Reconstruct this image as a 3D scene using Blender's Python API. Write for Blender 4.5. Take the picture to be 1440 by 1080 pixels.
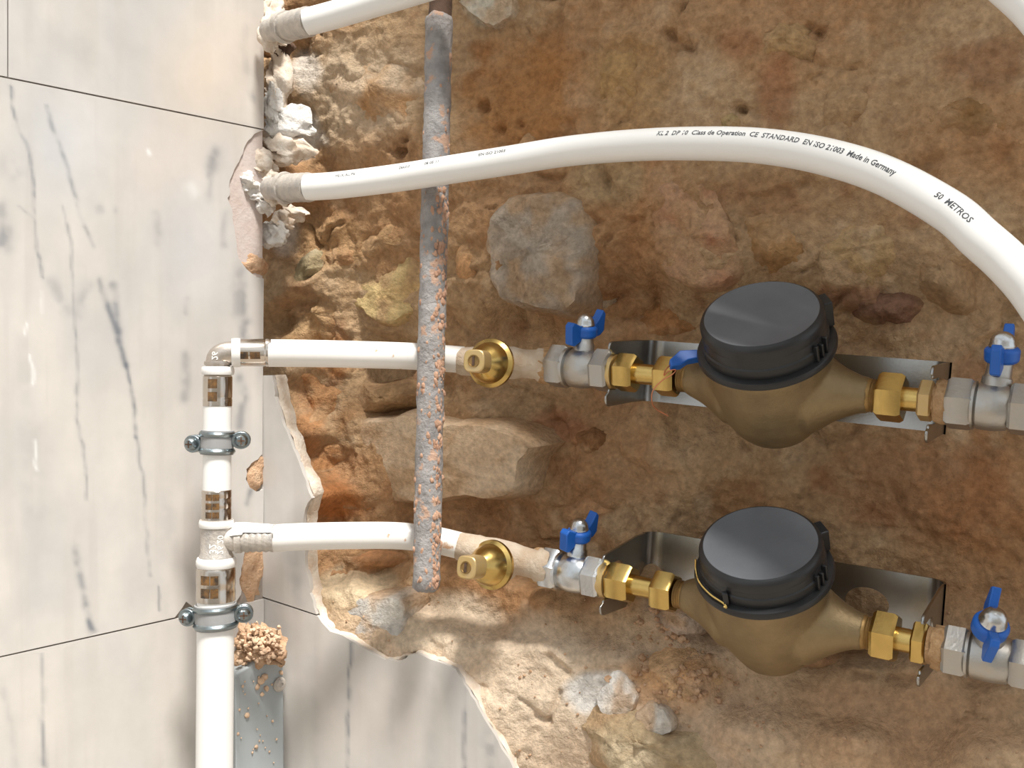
import bpy, bmesh, math, random
import numpy as np
from mathutils import Vector, Matrix
from mathutils.geometry import delaunay_2d_cdt

for o in list(bpy.data.objects):
    bpy.data.objects.remove(o)
random.seed(7)
rng = np.random.default_rng(11)
SC = bpy.context.scene
COL = SC.collection

# ------------------------------------------------------------------ camera, sky, sun, exposure
F = 1400.0                                  # focal length in pixels of the 1440 x 1080 frame
CAM = Vector((0, 0, 1.25))
TH = math.atan(42 / F)                      # the camera looks slightly down
RT = Vector((1, 0, 0)); FW = Vector((0, math.cos(TH), -math.sin(TH))); UPC = Vector((0, math.sin(TH), math.cos(TH)))
cd = bpy.data.cameras.new('camera'); cam = bpy.data.objects.new('camera', cd); COL.objects.link(cam)
cd.sensor_width = 36; cd.lens = 36 * F / 1440; cd.clip_start = .01
cam.location = CAM; cam.rotation_euler = (math.pi / 2 - TH, 0, 0)
SC.camera = cam

w = bpy.data.worlds.new('daylight'); SC.world = w; w.use_nodes = True
bg = w.node_tree.nodes['Background']; bg.inputs[0].default_value = (.93, .97, 1, 1); bg.inputs[1].default_value = .95

SUN_DIR = Vector((-.18, .38, -.90)).normalized()
sd = bpy.data.lights.new('sun', 'SUN'); sd.energy = 6.6; sd.angle = math.radians(10); sd.color = (1, .97, .92)
sun = bpy.data.objects.new('sun', sd); COL.objects.link(sun)
sun.rotation_euler = SUN_DIR.to_track_quat('-Z', 'Y').to_euler(); sun.location = (0, -1, 3)

SC.view_settings.view_transform = 'Standard'; SC.view_settings.look = 'None'
SC.view_settings.gamma = 1; SC.view_settings.use_curve_mapping = False
SC.view_settings.exposure = 0.0

# ------------------------------------------------------------------ places
def P(px, py, Y):
    """point seen at a pixel of the photograph at distance Y in front of the camera"""
    return CAM + RT * ((px - 720) / F * Y) + FW * Y + UPC * ((540 - py) / F * Y)
def ray(px, py):
    return (RT * ((px - 720) / F) + FW + UPC * ((540 - py) / F))
C0 = P(370, 498, 1.07)                      # a point on the corner between the two walls
RD = Vector((.9, -.436, 0)).normalized()    # along the stone wall, away from the corner
NB = Vector((.436, .9, 0)).normalized()     # into the stone wall
LD = Vector((.647, .762, 0)).normalized()   # along the tiled wall, towards the corner
NL = Vector((.762, -.647, 0)).normalized()  # out of the tiled wall
UZ = Vector((0, 0, 1))
def hit(px, py, pt, n):
    r = ray(px, py); return CAM + r * ((pt - CAM).dot(n) / r.dot(n))
def sz(px, py, d=0.0):                      # wall coordinates (s along, z up) on the stone wall at depth d
    p = hit(px, py, C0 + NB * d, NB) - C0; return p.dot(RD), p.z
def W(s, z, d): return C0 + RD * s + UZ * z + NB * d
def tz(px, py, d=0.0):                      # wall coordinates on the tiled wall at d in front of it
    p = hit(px, py, C0 + NL * d, NL) - C0; return p.dot(LD), p.z
def WL(t, z, d): return C0 + LD * t + UZ * z + NL * d
def proj_np(A):                             # world points -> pixels
    q = A - np.array(CAM); x = q @ np.array(RT); y = q @ np.array(FW); v = q @ np.array(UPC)
    return 720 + F * x / y, 540 - F * v / y

# ------------------------------------------------------------------ numpy noise
def _hash(ix, iy, seed):
    h = (ix.astype(np.int64) * 374761393 + iy.astype(np.int64) * 668265263 + seed * 1442695041) & 0xffffffff
    h = ((h ^ (h >> 13)) * 1274126177) & 0xffffffff
    return ((h ^ (h >> 16)) & 0xffff) / 65535.0
def vnoise(x, y, seed=0):
    ix = np.floor(x); iy = np.floor(y); fx = x - ix; fy = y - iy
    ux = fx * fx * fx * (fx * (fx * 6 - 15) + 10); uy = fy * fy * fy * (fy * (fy * 6 - 15) + 10)
    a = _hash(ix, iy, seed); b = _hash(ix + 1, iy, seed); c = _hash(ix, iy + 1, seed); d = _hash(ix + 1, iy + 1, seed)
    return (a * (1 - ux) + b * ux) * (1 - uy) + (c * (1 - ux) + d * ux) * uy * 1.0
def fbm(x, y, oct=4, seed=0, gain=.5):
    x = np.asarray(x, float); y = np.asarray(y, float)
    s = np.zeros_like(x); a = 1.; t = 0
    for k in range(oct):
        s += a * (vnoise(x * 2 ** k + 13.7 * k, y * 2 ** k - 7.1 * k, seed + k) - .5); t += a; a *= gain
    return s / t * 2
def srgb(c):
    c = np.asarray(c, float) / 255.
    return np.where(c <= .04045, c / 12.92, ((c + .055) / 1.055) ** 2.4)
def in_poly(x, y, poly):
    x = np.asarray(x); y = np.asarray(y); r = np.zeros(x.shape, bool); n = len(poly)
    for i in range(n):
        x0, y0 = poly[i]; x1, y1 = poly[(i + 1) % n]
        if y0 == y1: continue
        c = ((y0 > y) != (y1 > y)) & (x < (x1 - x0) * (y - y0) / (y1 - y0) + x0)
        r ^= c
    return r

# ------------------------------------------------------------------ materials
def mat(name, col, rough=.6, metal=0., col2=None, nscale=40., namt=.5, bump=0., bscale=200., attr=False, spec=.5, bdist=.002, spots=None):
    m = bpy.data.materials.new(name); m.use_nodes = True; nt = m.node_tree; N = nt.nodes; L = nt.links
    b = N['Principled BSDF']
    b.inputs['Roughness'].default_value = rough; b.inputs['Metallic'].default_value = metal
    b.inputs['Specular IOR Level'].default_value = spec
    tc = N.new('ShaderNodeTexCoord')
    def noise(sc, det=5, r=.6):
        n = N.new('ShaderNodeTexNoise'); n.inputs['Scale'].default_value = sc; n.inputs['Detail'].default_value = det
        n.inputs['Roughness'].default_value = r; L.new(tc.outputs['Object'], n.inputs['Vector']); return n
    if attr:
        a = N.new('ShaderNodeAttribute'); a.attribute_name = 'Col'; src = a.outputs['Color']
    else:
        r = N.new('ShaderNodeRGB'); r.outputs[0].default_value = (*srgb(col), 1); src = r.outputs[0]
    n1 = noise(nscale)
    if col2 is not None:
        rp = N.new('ShaderNodeMapRange'); rp.inputs['From Min'].default_value = .5 - .35 * (1.1 - namt); rp.inputs['From Max'].default_value = .5 + .35 * (1.1 - namt)
        L.new(n1.outputs['Fac'], rp.inputs['Value'])
        mx = N.new('ShaderNodeMix'); mx.data_type = 'RGBA'; L.new(rp.outputs[0], mx.inputs['Factor'])
        L.new(src, mx.inputs['A']); mx.inputs['B'].default_value = (*srgb(col2), 1); src = mx.outputs['Result']
    elif namt > 0:
        mx = N.new('ShaderNodeMix'); mx.data_type = 'RGBA'; mx.blend_type = 'MULTIPLY'; mx.inputs['Factor'].default_value = 1
        rp = N.new('ShaderNodeMapRange'); rp.inputs['From Min'].default_value = .3; rp.inputs['From Max'].default_value = .7
        rp.inputs['To Min'].default_value = 1 - namt; rp.inputs['To Max'].default_value = 1 + namt * .6
        L.new(n1.outputs['Fac'], rp.inputs['Value']); L.new(src, mx.inputs['A']); L.new(rp.outputs[0], mx.inputs['B']); src = mx.outputs['Result']
    if spots is not None:
        n3 = noise(spots[1], 3, .5)
        rp = N.new('ShaderNodeMapRange'); rp.inputs['From Min'].default_value = spots[2]; rp.inputs['From Max'].default_value = spots[2] + .06
        L.new(n3.outputs['Fac'], rp.inputs['Value'])
        mx = N.new('ShaderNodeMix'); mx.data_type = 'RGBA'; L.new(rp.outputs[0], mx.inputs['Factor'])
        L.new(src, mx.inputs['A']); mx.inputs['B'].default_value = (*srgb(spots[0]), 1); src = mx.outputs['Result']
        if metal > 0:
            iv = N.new('ShaderNodeMath'); iv.operation = 'MULTIPLY_ADD'; L.new(rp.outputs[0], iv.inputs[0]); iv.inputs[1].default_value = -metal; iv.inputs[2].default_value = metal
            L.new(iv.outputs[0], b.inputs['Metallic'])
            iv = N.new('ShaderNodeMath'); iv.operation = 'MULTIPLY_ADD'; L.new(rp.outputs[0], iv.inputs[0]); iv.inputs[1].default_value = .9 - rough; iv.inputs[2].default_value = rough
            L.new(iv.outputs[0], b.inputs['Roughness'])
    L.new(src, b.inputs['Base Color'])
    if bump > 0:
        n2 = noise(bscale, 6, .65)
        bp = N.new('ShaderNodeBump'); bp.inputs['Strength'].default_value = bump; bp.inputs['Distance'].default_value = bdist
        L.new(n2.outputs['Fac'], bp.inputs['Height']); L.new(bp.outputs[0], b.inputs['Normal'])
    return m

M = {}
M['rubble'] = mat('rubble', (170, 130, 92), .95, attr=True, nscale=150, namt=.28, bump=1., bscale=130, bdist=.006, spec=.15)
M['tile'] = mat('marble_tile', (208, 203, 198), .38, attr=True, nscale=25, namt=.06, bump=.04, bscale=300, spec=.4)
M['grout'] = mat('grout', (150, 140, 130), .95, nscale=90, namt=.3)
M['plaster'] = mat('plaster', (238, 230, 218), .95, col2=(205, 180, 155), nscale=70, namt=.35, bump=.6, bscale=260, bdist=.003, spec=.1)
M['plaster_white'] = mat('plaster_white', (240, 236, 230), .95, nscale=120, namt=.12, bump=.9, bscale=220, bdist=.004, spec=.1)
M['pipe'] = mat('white_pipe', (236, 235, 232), .32, nscale=8, namt=.03)
M['pipe_dusty'] = mat('dusty_white_pipe', (236, 233, 228), .4, nscale=8, namt=.03, spots=((196, 160, 130), 85, .66))
M['print'] = mat('print_ink', (70, 72, 76), .6, namt=0)
M['collar'] = mat('white_collar', (236, 234, 230), .4, namt=0)
M['fitting'] = mat('nickel_fitting', (196, 186, 176), .3, .85, nscale=60, namt=.15, bump=.15, bscale=400)
M['fitting_dusty'] = mat('dusty_fitting', (168, 164, 160), .55, .4, col2=(208, 199, 188), nscale=70, namt=.5, bump=.5, bscale=300)
M['sleeve'] = mat('steel_sleeve', (205, 196, 186), .18, 1., nscale=40, namt=.12)
M['window'] = mat('sleeve_window', (70, 62, 55), .25, .4, col2=(146, 108, 66), nscale=130, namt=.7)
M['zinc'] = mat('zinc_steel', (150, 160, 164), .3, 1., nscale=60, namt=.2, bump=.1, bscale=300)
M['rubber'] = mat('clamp_rubber', (150, 150, 150), .7, nscale=60, namt=.1)
M['chrome'] = mat('chrome_valve', (205, 208, 210), .24, 1., nscale=90, namt=.12, bump=.12, bscale=350)
M['chrome_dusty'] = mat('dusty_chrome', (178, 180, 180), .36, .9, col2=(186, 176, 162), nscale=55, namt=.3, bump=.2, bscale=300)
M['brass'] = mat('brass', (206, 176, 108), .26, 1., nscale=60, namt=.15, bump=.06, bscale=300)
M['brass_dull'] = mat('dull_brass', (158, 138, 104), .5, .75, col2=(128, 110, 82), nscale=30, namt=.4, bump=.25, bscale=420)
M['brass_dusty'] = mat('dusty_brass', (205, 176, 112), .4, .7, col2=(205, 180, 140), nscale=70, namt=.4, bump=.2, bscale=300)
M['thread'] = mat('thread_brass', (160, 130, 84), .5, .8, nscale=60, namt=.3)
M['hemp'] = mat('hemp_dust', (214, 178, 138), .95, col2=(180, 140, 98), nscale=180, namt=.5, bump=1, bscale=300, bdist=.004, spec=.1)
M['blue'] = mat('blue_plastic', (28, 98, 190), .38, nscale=40, namt=.08)
M['black'] = mat('black_plastic', (34, 35, 37), .38, nscale=40, namt=.15)
M['lid'] = mat('black_lid', (88, 91, 96), .55, col2=(106, 109, 114), nscale=25, namt=.1, bump=.05, bscale=300)
M['steel'] = mat('stainless', (170, 170, 168), .27, 1., nscale=30, namt=.15, bump=.05, bscale=500)
M['rust'] = mat('rusty_rod', (176, 172, 170), .75, 0, col2=(124, 120, 118), nscale=60, namt=.4, bump=.8, bscale=170, bdist=.004, spots=((190, 156, 134), 70, .58))
M['rust_dark'] = mat('dark_rust', (92, 70, 55), .9, nscale=60, namt=.4, bump=.6, bscale=200)
M['pvc'] = mat('grey_pvc', (164, 170, 172), .5, nscale=30, namt=.05)
M['copper'] = mat('copper_wire', (200, 130, 95), .3, 1., namt=0)
M['stone_crumb'] = mat('crumb', (222, 190, 160), .95, nscale=90, namt=.3, bump=.5)
M['crust'] = mat('rod_crust', (202, 164, 138), .95, col2=(170, 130, 106), nscale=120, namt=.5, bump=.8, bscale=300)
M['heap'] = mat('heap_mortar', (222, 190, 158), .95, col2=(196, 150, 112), nscale=90, namt=.4, bump=1, bscale=260, bdist=.004)
M['pink_plaster'] = mat('pink_plaster', (208, 198, 194), .9, col2=(196, 178, 168), nscale=60, namt=.3, bump=.4, bscale=200)
M['floor'] = mat('floor_screed', (150, 140, 128), .9, nscale=6, namt=.3)
M['white_wall'] = mat('white_wall', (222, 218, 210), .9, nscale=5, namt=.05)

# ------------------------------------------------------------------ mesh kit
class MB:
    def __init__(s): s.v = []; s.f = []
    def add(s, vs, fs):
        k = len(s.v); s.v += [Vector(v) for v in vs]; s.f += [[i + k for i in f] for f in fs]; return s
    def lathe(s, Mx, prof, n=40):
        k = len(s.v); rings = []
        for r, h in prof:
            if r < 1e-6:
                rings.append([len(s.v)]); s.v.append(Mx @ Vector((0, 0, h)))
            else:
                rings.append(list(range(len(s.v), len(s.v) + n)))
                for i in range(n):
                    a = 2 * math.pi * i / n; s.v.append(Mx @ Vector((r * math.cos(a), r * math.sin(a), h)))
        for A, B in zip(rings, rings[1:]):
            for i in range(n):
                j = (i + 1) % n
                if len(A) == 1 and len(B) == 1: continue
                if len(A) == 1: s.f.append([A[0], B[j], B[i]])
                elif len(B) == 1: s.f.append([A[i], A[j], B[0]])
                else: s.f.append([A[i], A[j], B[j], B[i]])
        return s
    def prism(s, Mx, pts, h0, h1):
        n = len(pts)
        vs = [Mx @ Vector((x, y, h0)) for x, y in pts] + [Mx @ Vector((x, y, h1)) for x, y in pts]
        fs = [list(range(n))[::-1], list(range(n, 2 * n))] + [[i, (i + 1) % n, n + (i + 1) % n, n + i] for i in range(n)]
        return s.add(vs, fs)
    def hexa(s, Mx, af, h0, h1, rot=0., ch=None, hole=0):
        """hexagon with chamfered ends; af = half of the width across flats"""
        R = af / math.cos(math.pi / 6); ch = (h1 - h0) * .14 if ch is None else ch
        def ring(r, h): return [Mx @ Vector((r * math.cos(rot + k * math.pi / 3), r * math.sin(rot + k * math.pi / 3), h)) for k in range(6)]
        rr = [ring(R * .9, h0), ring(R, h0 + ch), ring(R, h1 - ch), ring(R * .9, h1)]
        vs = sum(rr, []); fs = [[5, 4, 3, 2, 1, 0], [18, 19, 20, 21, 22, 23]]
        for q in range(3):
            for i in range(6): fs.append([q * 6 + i, q * 6 + (i + 1) % 6, q * 6 + 6 + (i + 1) % 6, q * 6 + 6 + i])
        return s.add(vs, fs)
    def tube(s, pts, rad, n=20, caps=True):
        pts = [Vector(p) for p in pts]; m = len(pts)
        if not hasattr(rad, '__len__'): rad = [rad] * m
        T = [(pts[min(i + 1, m - 1)] - pts[max(i - 1, 0)]).normalized() for i in range(m)]
        u = T[0].orthogonal().normalized(); k = len(s.v)
        for i in range(m):
            u = (u - T[i] * u.dot(T[i])).normalized(); b = T[i].cross(u)
            for j in range(n):
                a = 2 * math.pi * j / n; s.v.append(pts[i] + (u * math.cos(a) + b * math.sin(a)) * rad[i])
        for i in range(m - 1):
            for j in range(n):
                s.f.append([k + i * n + j, k + i * n + (j + 1) % n, k + (i + 1) * n + (j + 1) % n, k + (i + 1) * n + j])
        if caps:
            s.f.append([k + j for j in range(n)][::-1]); s.f.append([k + (m - 1) * n + j for j in range(n)])
        return s
    def box(s, Mx, x0, x1, y0, y1, z0, z1):
        return s.prism(Mx, [(x0, y0), (x1, y0), (x1, y1), (x0, y1)], z0, z1)
    def noise(s, amp, scale, seed=0):
        A = np.array([tuple(v) for v in s.v])
        for ax in range(3):
            A[:, ax] += amp * fbm(A[:, (ax + 1) % 3] * scale + A[:, ax] * scale * .7, A[:, (ax + 2) % 3] * scale - A[:, ax] * scale * .5, 3, seed + ax * 5)
        s.v = [Vector(a) for a in A]; return s

def frame(o, z, x=None):
    z = Vector(z).normalized()
    x = z.orthogonal() if x is None else Vector(x)
    x = (x - z * x.dot(z)).normalized(); y = z.cross(x)
    m = Matrix((x, y, z)).transposed().to_4x4(); m.translation = o; return m

def thing(name, label, cat, loc, group=None):
    o = bpy.data.objects.new(name, None); COL.objects.link(o); o.location = loc
    o.empty_display_size = .02; o['label'] = label; o['category'] = cat
    if group: o['group'] = group
    return o
def tag(o, label, cat, group=None):
    o['label'] = label; o['category'] = cat
    if group: o['group'] = group
    return o
ORG = {}
def build(name, mb, m, parent=None, org=None, smooth=35, bevel=0, label=None):
    """links the collected shapes as ONE mesh object; world coordinates in, local coordinates stored"""
    if org is None:
        if parent is not None: org = ORG.get(parent.name, parent.location.copy())
        else:
            org = sum(mb.v, Vector()) / len(mb.v)
    org = Vector(org)
    me = bpy.data.meshes.new(name)
    me.from_pydata([tuple(v - org) for v in mb.v], [], mb.f); me.update()
    bm = bmesh.new(); bm.from_mesh(me); bmesh.ops.recalc_face_normals(bm, faces=bm.faces); bm.to_mesh(me); bm.free()
    me.materials.append(M[m])
    if smooth:
        me.polygons.foreach_set('use_smooth', [True] * len(me.polygons)); me.set_sharp_from_angle(angle=math.radians(smooth))
    o = bpy.data.objects.new(name, me); COL.objects.link(o)
    if parent is not None:
        o.parent = parent
        po = ORG.get(parent.name, None)
        o.location = (org - (parent.location if po is None else po)) if parent.type == 'EMPTY' else (org - ORG[parent.name])
    else: o.location = org
    ORG[o.name] = org
    if bevel:
        b = o.modifiers.new('bevel', 'BEVEL'); b.width = bevel; b.segments = 2; b.limit_method = 'ANGLE'; b.angle_limit = math.radians(40)
    if label: o['label'] = label
    return o
def setcol(o, cols):
    me = o.data; a = me.color_attributes.new('Col', 'FLOAT_COLOR', 'POINT')
    c = np.ones((len(me.vertices), 4), np.float32); c[:, :3] = cols; a.data.foreach_set('color', c.ravel())
def mesh_np(name, V, Fq, m, org, parent=None, smooth=True):
    """big meshes straight from numpy (V in world coordinates)"""
    me = bpy.data.meshes.new(name); V = V - np.array(org)
    k = Fq.shape[1]
    me.vertices.add(len(V)); me.vertices.foreach_set('co', V.astype(np.float32).ravel())
    me.loops.add(Fq.size); me.loops.foreach_set('vertex_index', Fq.astype(np.int32).ravel())
    me.polygons.add(len(Fq)); me.polygons.foreach_set('loop_start', np.arange(0, Fq.size, k, dtype=np.int32))
    me.update(calc_edges=True); me.validate()
    me.polygons.foreach_set('use_smooth', [smooth] * len(me.polygons)); me.materials.append(M[m])
    o = bpy.data.objects.new(name, me); COL.objects.link(o)
    if parent is not None: o.parent = parent; o.location = Vector(org) - ORG[parent.name]
    else: o.location = org
    ORG[o.name] = Vector(org); return o
def spline(pts, n=12):
    pts = [Vector(p) for p in pts]; out = []
    q = [pts[0] * 2 - pts[1]] + pts + [pts[-1] * 2 - pts[-2]]
    for i in range(1, len(q) - 2):
        a, b, c, d = q[i - 1:i + 3]
        for k in range(n):
            t = k / n
            out.append(.5 * ((2 * b) + (c - a) * t + (2 * a - 5 * b + 4 * c - d) * t * t + (3 * b - a - 3 * c + d) * t ** 3))
    out.append(pts[-1]); return out

# ================================================================== THE SETTING
# ---- stone wall: rubble bed -------------------------------------------------
TILE_EDGE = [(384, 528), (386, 545), (389, 566), (399, 598), (410, 622), (419, 648), (430, 676), (437, 700), (427, 722), (428, 750), (430, 790), (434, 825), (441, 853),
             (452, 875), (464, 888), (482, 894), (502, 906), (520, 916), (540, 927), (560, 930), (574, 922), (584, 917), (606, 928), (626, 934), (640, 940), (652, 962), (668, 986), (680, 1010), (700, 1042), (722, 1080), (760, 1150), (800, 1230)]
TILE_POLY = [(340, 528)] + TILE_EDGE + [(800, 1700), (340, 1700)]
CP = np.array([
 (375,0,.05),(375,120,.045),(375,250,.045),(375,400,.05),(384,520,.03),(407,590,.013),(444,700,.012),(437,790,.012),(448,850,.010),(470,884,.008),(540,920,.008),(582,912,.008),(642,934,.008),(684,1005,.008),(726,1076,.008),(770,1150,.008),(820,1230,.008),
 (440,60,.07),(440,200,.07),(430,330,.085),(430,460,.09),(450,560,.085),(480,650,.08),(480,730,.075),(470,790,.05),(510,850,.018),(580,880,.02),(690,930,.022),(740,1000,.018),(800,1060,.02),
 (520,120,.07),(520,300,.09),(540,420,.10),(560,530,.125),(620,640,.10),(600,740,.11),(550,790,.075),(610,830,.06),(700,850,.06),(700,740,.125),(760,870,.052),(850,860,.06),(760,930,.03),(850,950,.035),(940,890,.06),(950,970,.032),(880,1060,.012),(900,1180,.01),
 (700,100,.10),(850,80,.09),(1000,60,.085),(1200,60,.095),(1400,60,.08),(800,330,.09),(700,350,.08),(960,330,.09),(1150,330,.10),(1350,300,.09),(760,480,.14),(900,480,.145),(1100,480,.145),(1400,450,.135),(800,560,.14),(950,580,.14),(1150,600,.14),(1350,620,.135),(800,650,.12),(950,670,.125),(1150,680,.13),(1350,710,.13),
 (760,760,.13),(850,740,.13),(1000,740,.14),(1100,780,.14),(1300,800,.14),(1400,820,.14),(1000,830,.13),(1200,890,.13),(1400,910,.125),(1050,950,.055),(1200,960,.06),(1300,975,.06),(1420,990,.055),(1050,1050,.02),(1200,1060,.02),(1400,1070,.02),(1200,1250,.01),(1400,1250,.01),
 (700,-120,.09),(1000,-120,.085),(1400,-120,.085),(1600,300,.1),(1600,600,.12),(1600,900,.12),(1600,1050,.02)], float)
def base_depth(px, py):
    num = np.zeros(px.shape); den = np.zeros(px.shape)
    for x, y, d in CP:
        q = 1.0 / (((px - x) ** 2 + (py - y) ** 2) / 3600. + .12) ** 2.2
        num += q * d; den += q
    return num / den
S0, S1, Z0, Z1, ST = -.07, .98, -.62, .52, .0021
gs = np.arange(S0, S1, ST); gz = np.arange(Z0, Z1, ST)
GS, GZ = np.meshgrid(gs, gz)
def w3(S, Z, D):
    b = np.array(C0); return b + S[..., None] * np.array(RD) + Z[..., None] * np.array(UZ) + D[..., None] * np.array(NB)
D = np.full(GS.shape, .07)
for _ in range(3):
    px, py = proj_np(w3(GS, GZ, D)); D = base_depth(px, py)
px, py = proj_np(w3(GS, GZ, D))
# irregular lumps and crevices
wx = GS + .02 * fbm(GS * 18, GZ * 18, 3, 3); wz = GZ + .02 * fbm(GS * 18, GZ * 18, 3, 8)
NC = 420; cs = rng.uniform(S0 - .05, S1 + .05, NC); cz = rng.uniform(Z0 - .05, Z1 + .05, NC); ch = rng.normal(0, 1, NC)
f1 = np.full(GS.shape, 9.); f2 = f1.copy(); idx = np.zeros(GS.shape, int)
for i in range(NC):
    d2 = np.sqrt(((wx - cs[i]) * .8) ** 2 + ((wz - cz[i]) * 1.15) ** 2)
    l = d2 < f1; f2 = np.where(l, f1, np.minimum(f2, d2)); idx = np.where(l, i, idx); f1 = np.where(l, d2, f1)
edge = np.clip((f2 - f1) / .010, 0, 1)
soft = np.clip((py - 800) / 90, 0, 1) * .65            # the ledge below is covered with smooth dust
inside = ~in_poly(px, py, TILE_POLY) | (GS < -.002)
amp = (1 - soft)
lump = (.0032 * ch[idx] * np.clip((f2 - f1) / .02, 0, 1) + .009 * (1 - edge) * np.clip(fbm(GS * 14, GZ * 14, 2, 31) * 2.4, 0, 1))
nz = (.010 * fbm(GS * 9, GZ * 9, 3, 1) + .0105 * np.abs(fbm(GS * 24, GZ * 24, 5, 5, .55)) + .0034 * fbm(GS * 70, GZ * 70, 4, 9, .6) + .0012 * fbm(GS * 190, GZ * 190, 2, 19))
D = D + amp * (lump + nz) + (1 - amp) * (.0016 * fbm(GS * 120, GZ * 120, 3, 9))
# a few deep holes the photograph shows
for hx, hy, hr, hd in [(563, 210, 9, .03), (566, 195, 7, .02), (678, 150, 9, .02), (1040, 150, 9, .025), (955, 60, 12, .014), (940, 45, 7, .014), (965, 62, 9, .012), (705, 180, 6, .012), (425, 70, 14, .02), (540, 512, 40, .012), (735, 178, 5, .012), (1150, 40, 8, .015)]:
    D = D + hd * .8 * np.exp(-((((px - hx) * .8 + (py - hy) * .45) ** 2 + ((py - hy) * 1.1 - (px - hx) * .4) ** 2) / hr ** 2) * np.clip(1 + 1.3 * fbm(GS * 120, GZ * 120, 3, int(hx)), .35, 3))
# small cuts in the dust of the ledge
for (x0, y0, x1, y1, ww, dd) in [(785, 975, 768, 1018, 4, .006), (752, 1008, 770, 1018, 5, .006), (770, 925, 795, 948, 6, .006), (1200, 948, 1225, 953, 6, .008), (1250, 955, 1285, 958, 7, .008), (1360, 1005, 1385, 1014, 4, .006), (675, 970, 700, 985, 6, .005), (480, 860, 570, 868, 3, .002), (820, 950, 870, 940, 5, .003)]:
    dx, dy = x1 - x0, y1 - y0; t = np.clip(((px - x0) * dx + (py - y0) * dy) / (dx * dx + dy * dy), 0, 1)
    q = np.hypot(px - x0 - t * dx, py - y0 - t * dy); D = D + dd * np.exp(-(q / ww) ** 2)
D = np.where(inside, np.maximum(D, .004), .0165)
D = np.where(GS < -.002, np.maximum(D, .04), D)
px, py = proj_np(w3(GS, GZ, D))
# colour of earth, lime and stone bits
mixn = fbm(GS * 13, GZ * 13, 4, 41); mix2 = fbm(GS * 34, GZ * 34, 4, 51); mix3 = fbm(GS * 6, GZ * 6, 2, 61)
def blend(C, c, k): return C * (1 - k[..., None]) + srgb(c) * k[..., None]
CC = np.broadcast_to(srgb((184, 154, 120)), GS.shape + (3,)).copy()
CC = blend(CC, (196, 166, 132), np.clip(mixn * 1.3, 0, .8))
CC = blend(CC, (152, 114, 80), np.clip(-mixn * 1.4, 0, .7))
CC = blend(CC, (214, 186, 152), np.clip(mix2 * 1.6 - .35, 0, .7))
CC = blend(CC, (134, 96, 70), np.clip(-mix2 * 1.6 - .45, 0, .6))
CC = blend(CC, (176, 130, 90), np.clip(mix3 * 1.5, 0, .5))
PATCH = [(510,130,95,85,(214,192,164),.7),(430,105,24,34,(226,216,204),.8),(415,185,38,34,(240,234,224),.95),(400,330,22,36,(228,216,202),.8),(470,700,40,34,(196,128,76),.8),
 (430,600,30,70,(190,134,88),.6),(500,830,70,34,(234,212,178),.8),(620,880,90,46,(234,214,188),.8),(720,960,110,90,(234,212,186),.85),(950,965,70,40,(212,162,112),.8),(840,975,46,28,(232,228,222),.9),(915,1018,34,22,(222,216,206),.8),
 (960,860,56,34,(196,176,160),.7),(1090,130,34,56,(150,96,68),.5),(1040,60,40,26,(146,100,72),.5),(1390,85,80,46,(136,94,66),.6),(1170,110,60,50,(186,150,112),.5),(850,250,60,40,(176,160,128),.5),(1210,420,60,22,(126,82,66),.6),
 (1000,1010,120,60,(214,184,154),.6),(1250,1020,220,60,(200,164,130),.6),(730,130,90,90,(176,124,74),.6),(880,120,60,90,(184,150,104),.5),(470,500,60,26,(202,136,80),.6),(460,340,60,40,(196,160,118),.5),(690,15,36,24,(214,206,186),.9),(780,600,50,26,(160,104,78),.5),(870,660,90,60,(176,136,100),.5),(1380,540,60,60,(130,86,62),.5),(1300,680,160,80,(160,112,78),.5)]
CC = blend(CC, (230, 210, 186), np.clip((py + 14 * mixn - 850) / 110, 0, .6) * np.clip((1250 - px) / 300, .35, 1))
for x, y, rx, ry, c, k in PATCH:
    q = np.sqrt(((px - x) / rx) ** 2 + ((py - y) / ry) ** 2) + .35 * mix2 + .25 * mixn
    CC = blend(CC, c, k * np.clip((1.15 - q) / .5, 0, 1))
ny, nx = GS.shape
I = np.arange(ny * nx).reshape(ny, nx)
Q = np.stack([I[:-1, :-1], I[:-1, 1:], I[1:, 1:], I[1:, :-1]], -1).reshape(-1, 4)
wall_r = mesh_np('wall_right', w3(GS, GZ, D).reshape(-1, 3), Q, 'rubble', C0, None)
wall_r['kind'] = 'structure'; wall_r['label'] = 'rubble stone wall opened up in a recess beside the tiled wall'
kk = np.clip((.62 - CC.max(-1, keepdims=True)) / .25, 0, 1); CC = CC * (1 + np.array([.20, .17, .12]) * kk)
setcol(wall_r, CC.reshape(-1, 3))
def depth_at(s, z):
    i = np.clip((np.asarray(z) - Z0) / ST, 0, ny - 1.001); j = np.clip((np.asarray(s) - S0) / ST, 0, nx - 1.001)
    return D[i.astype(int), j.astype(int)]

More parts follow.
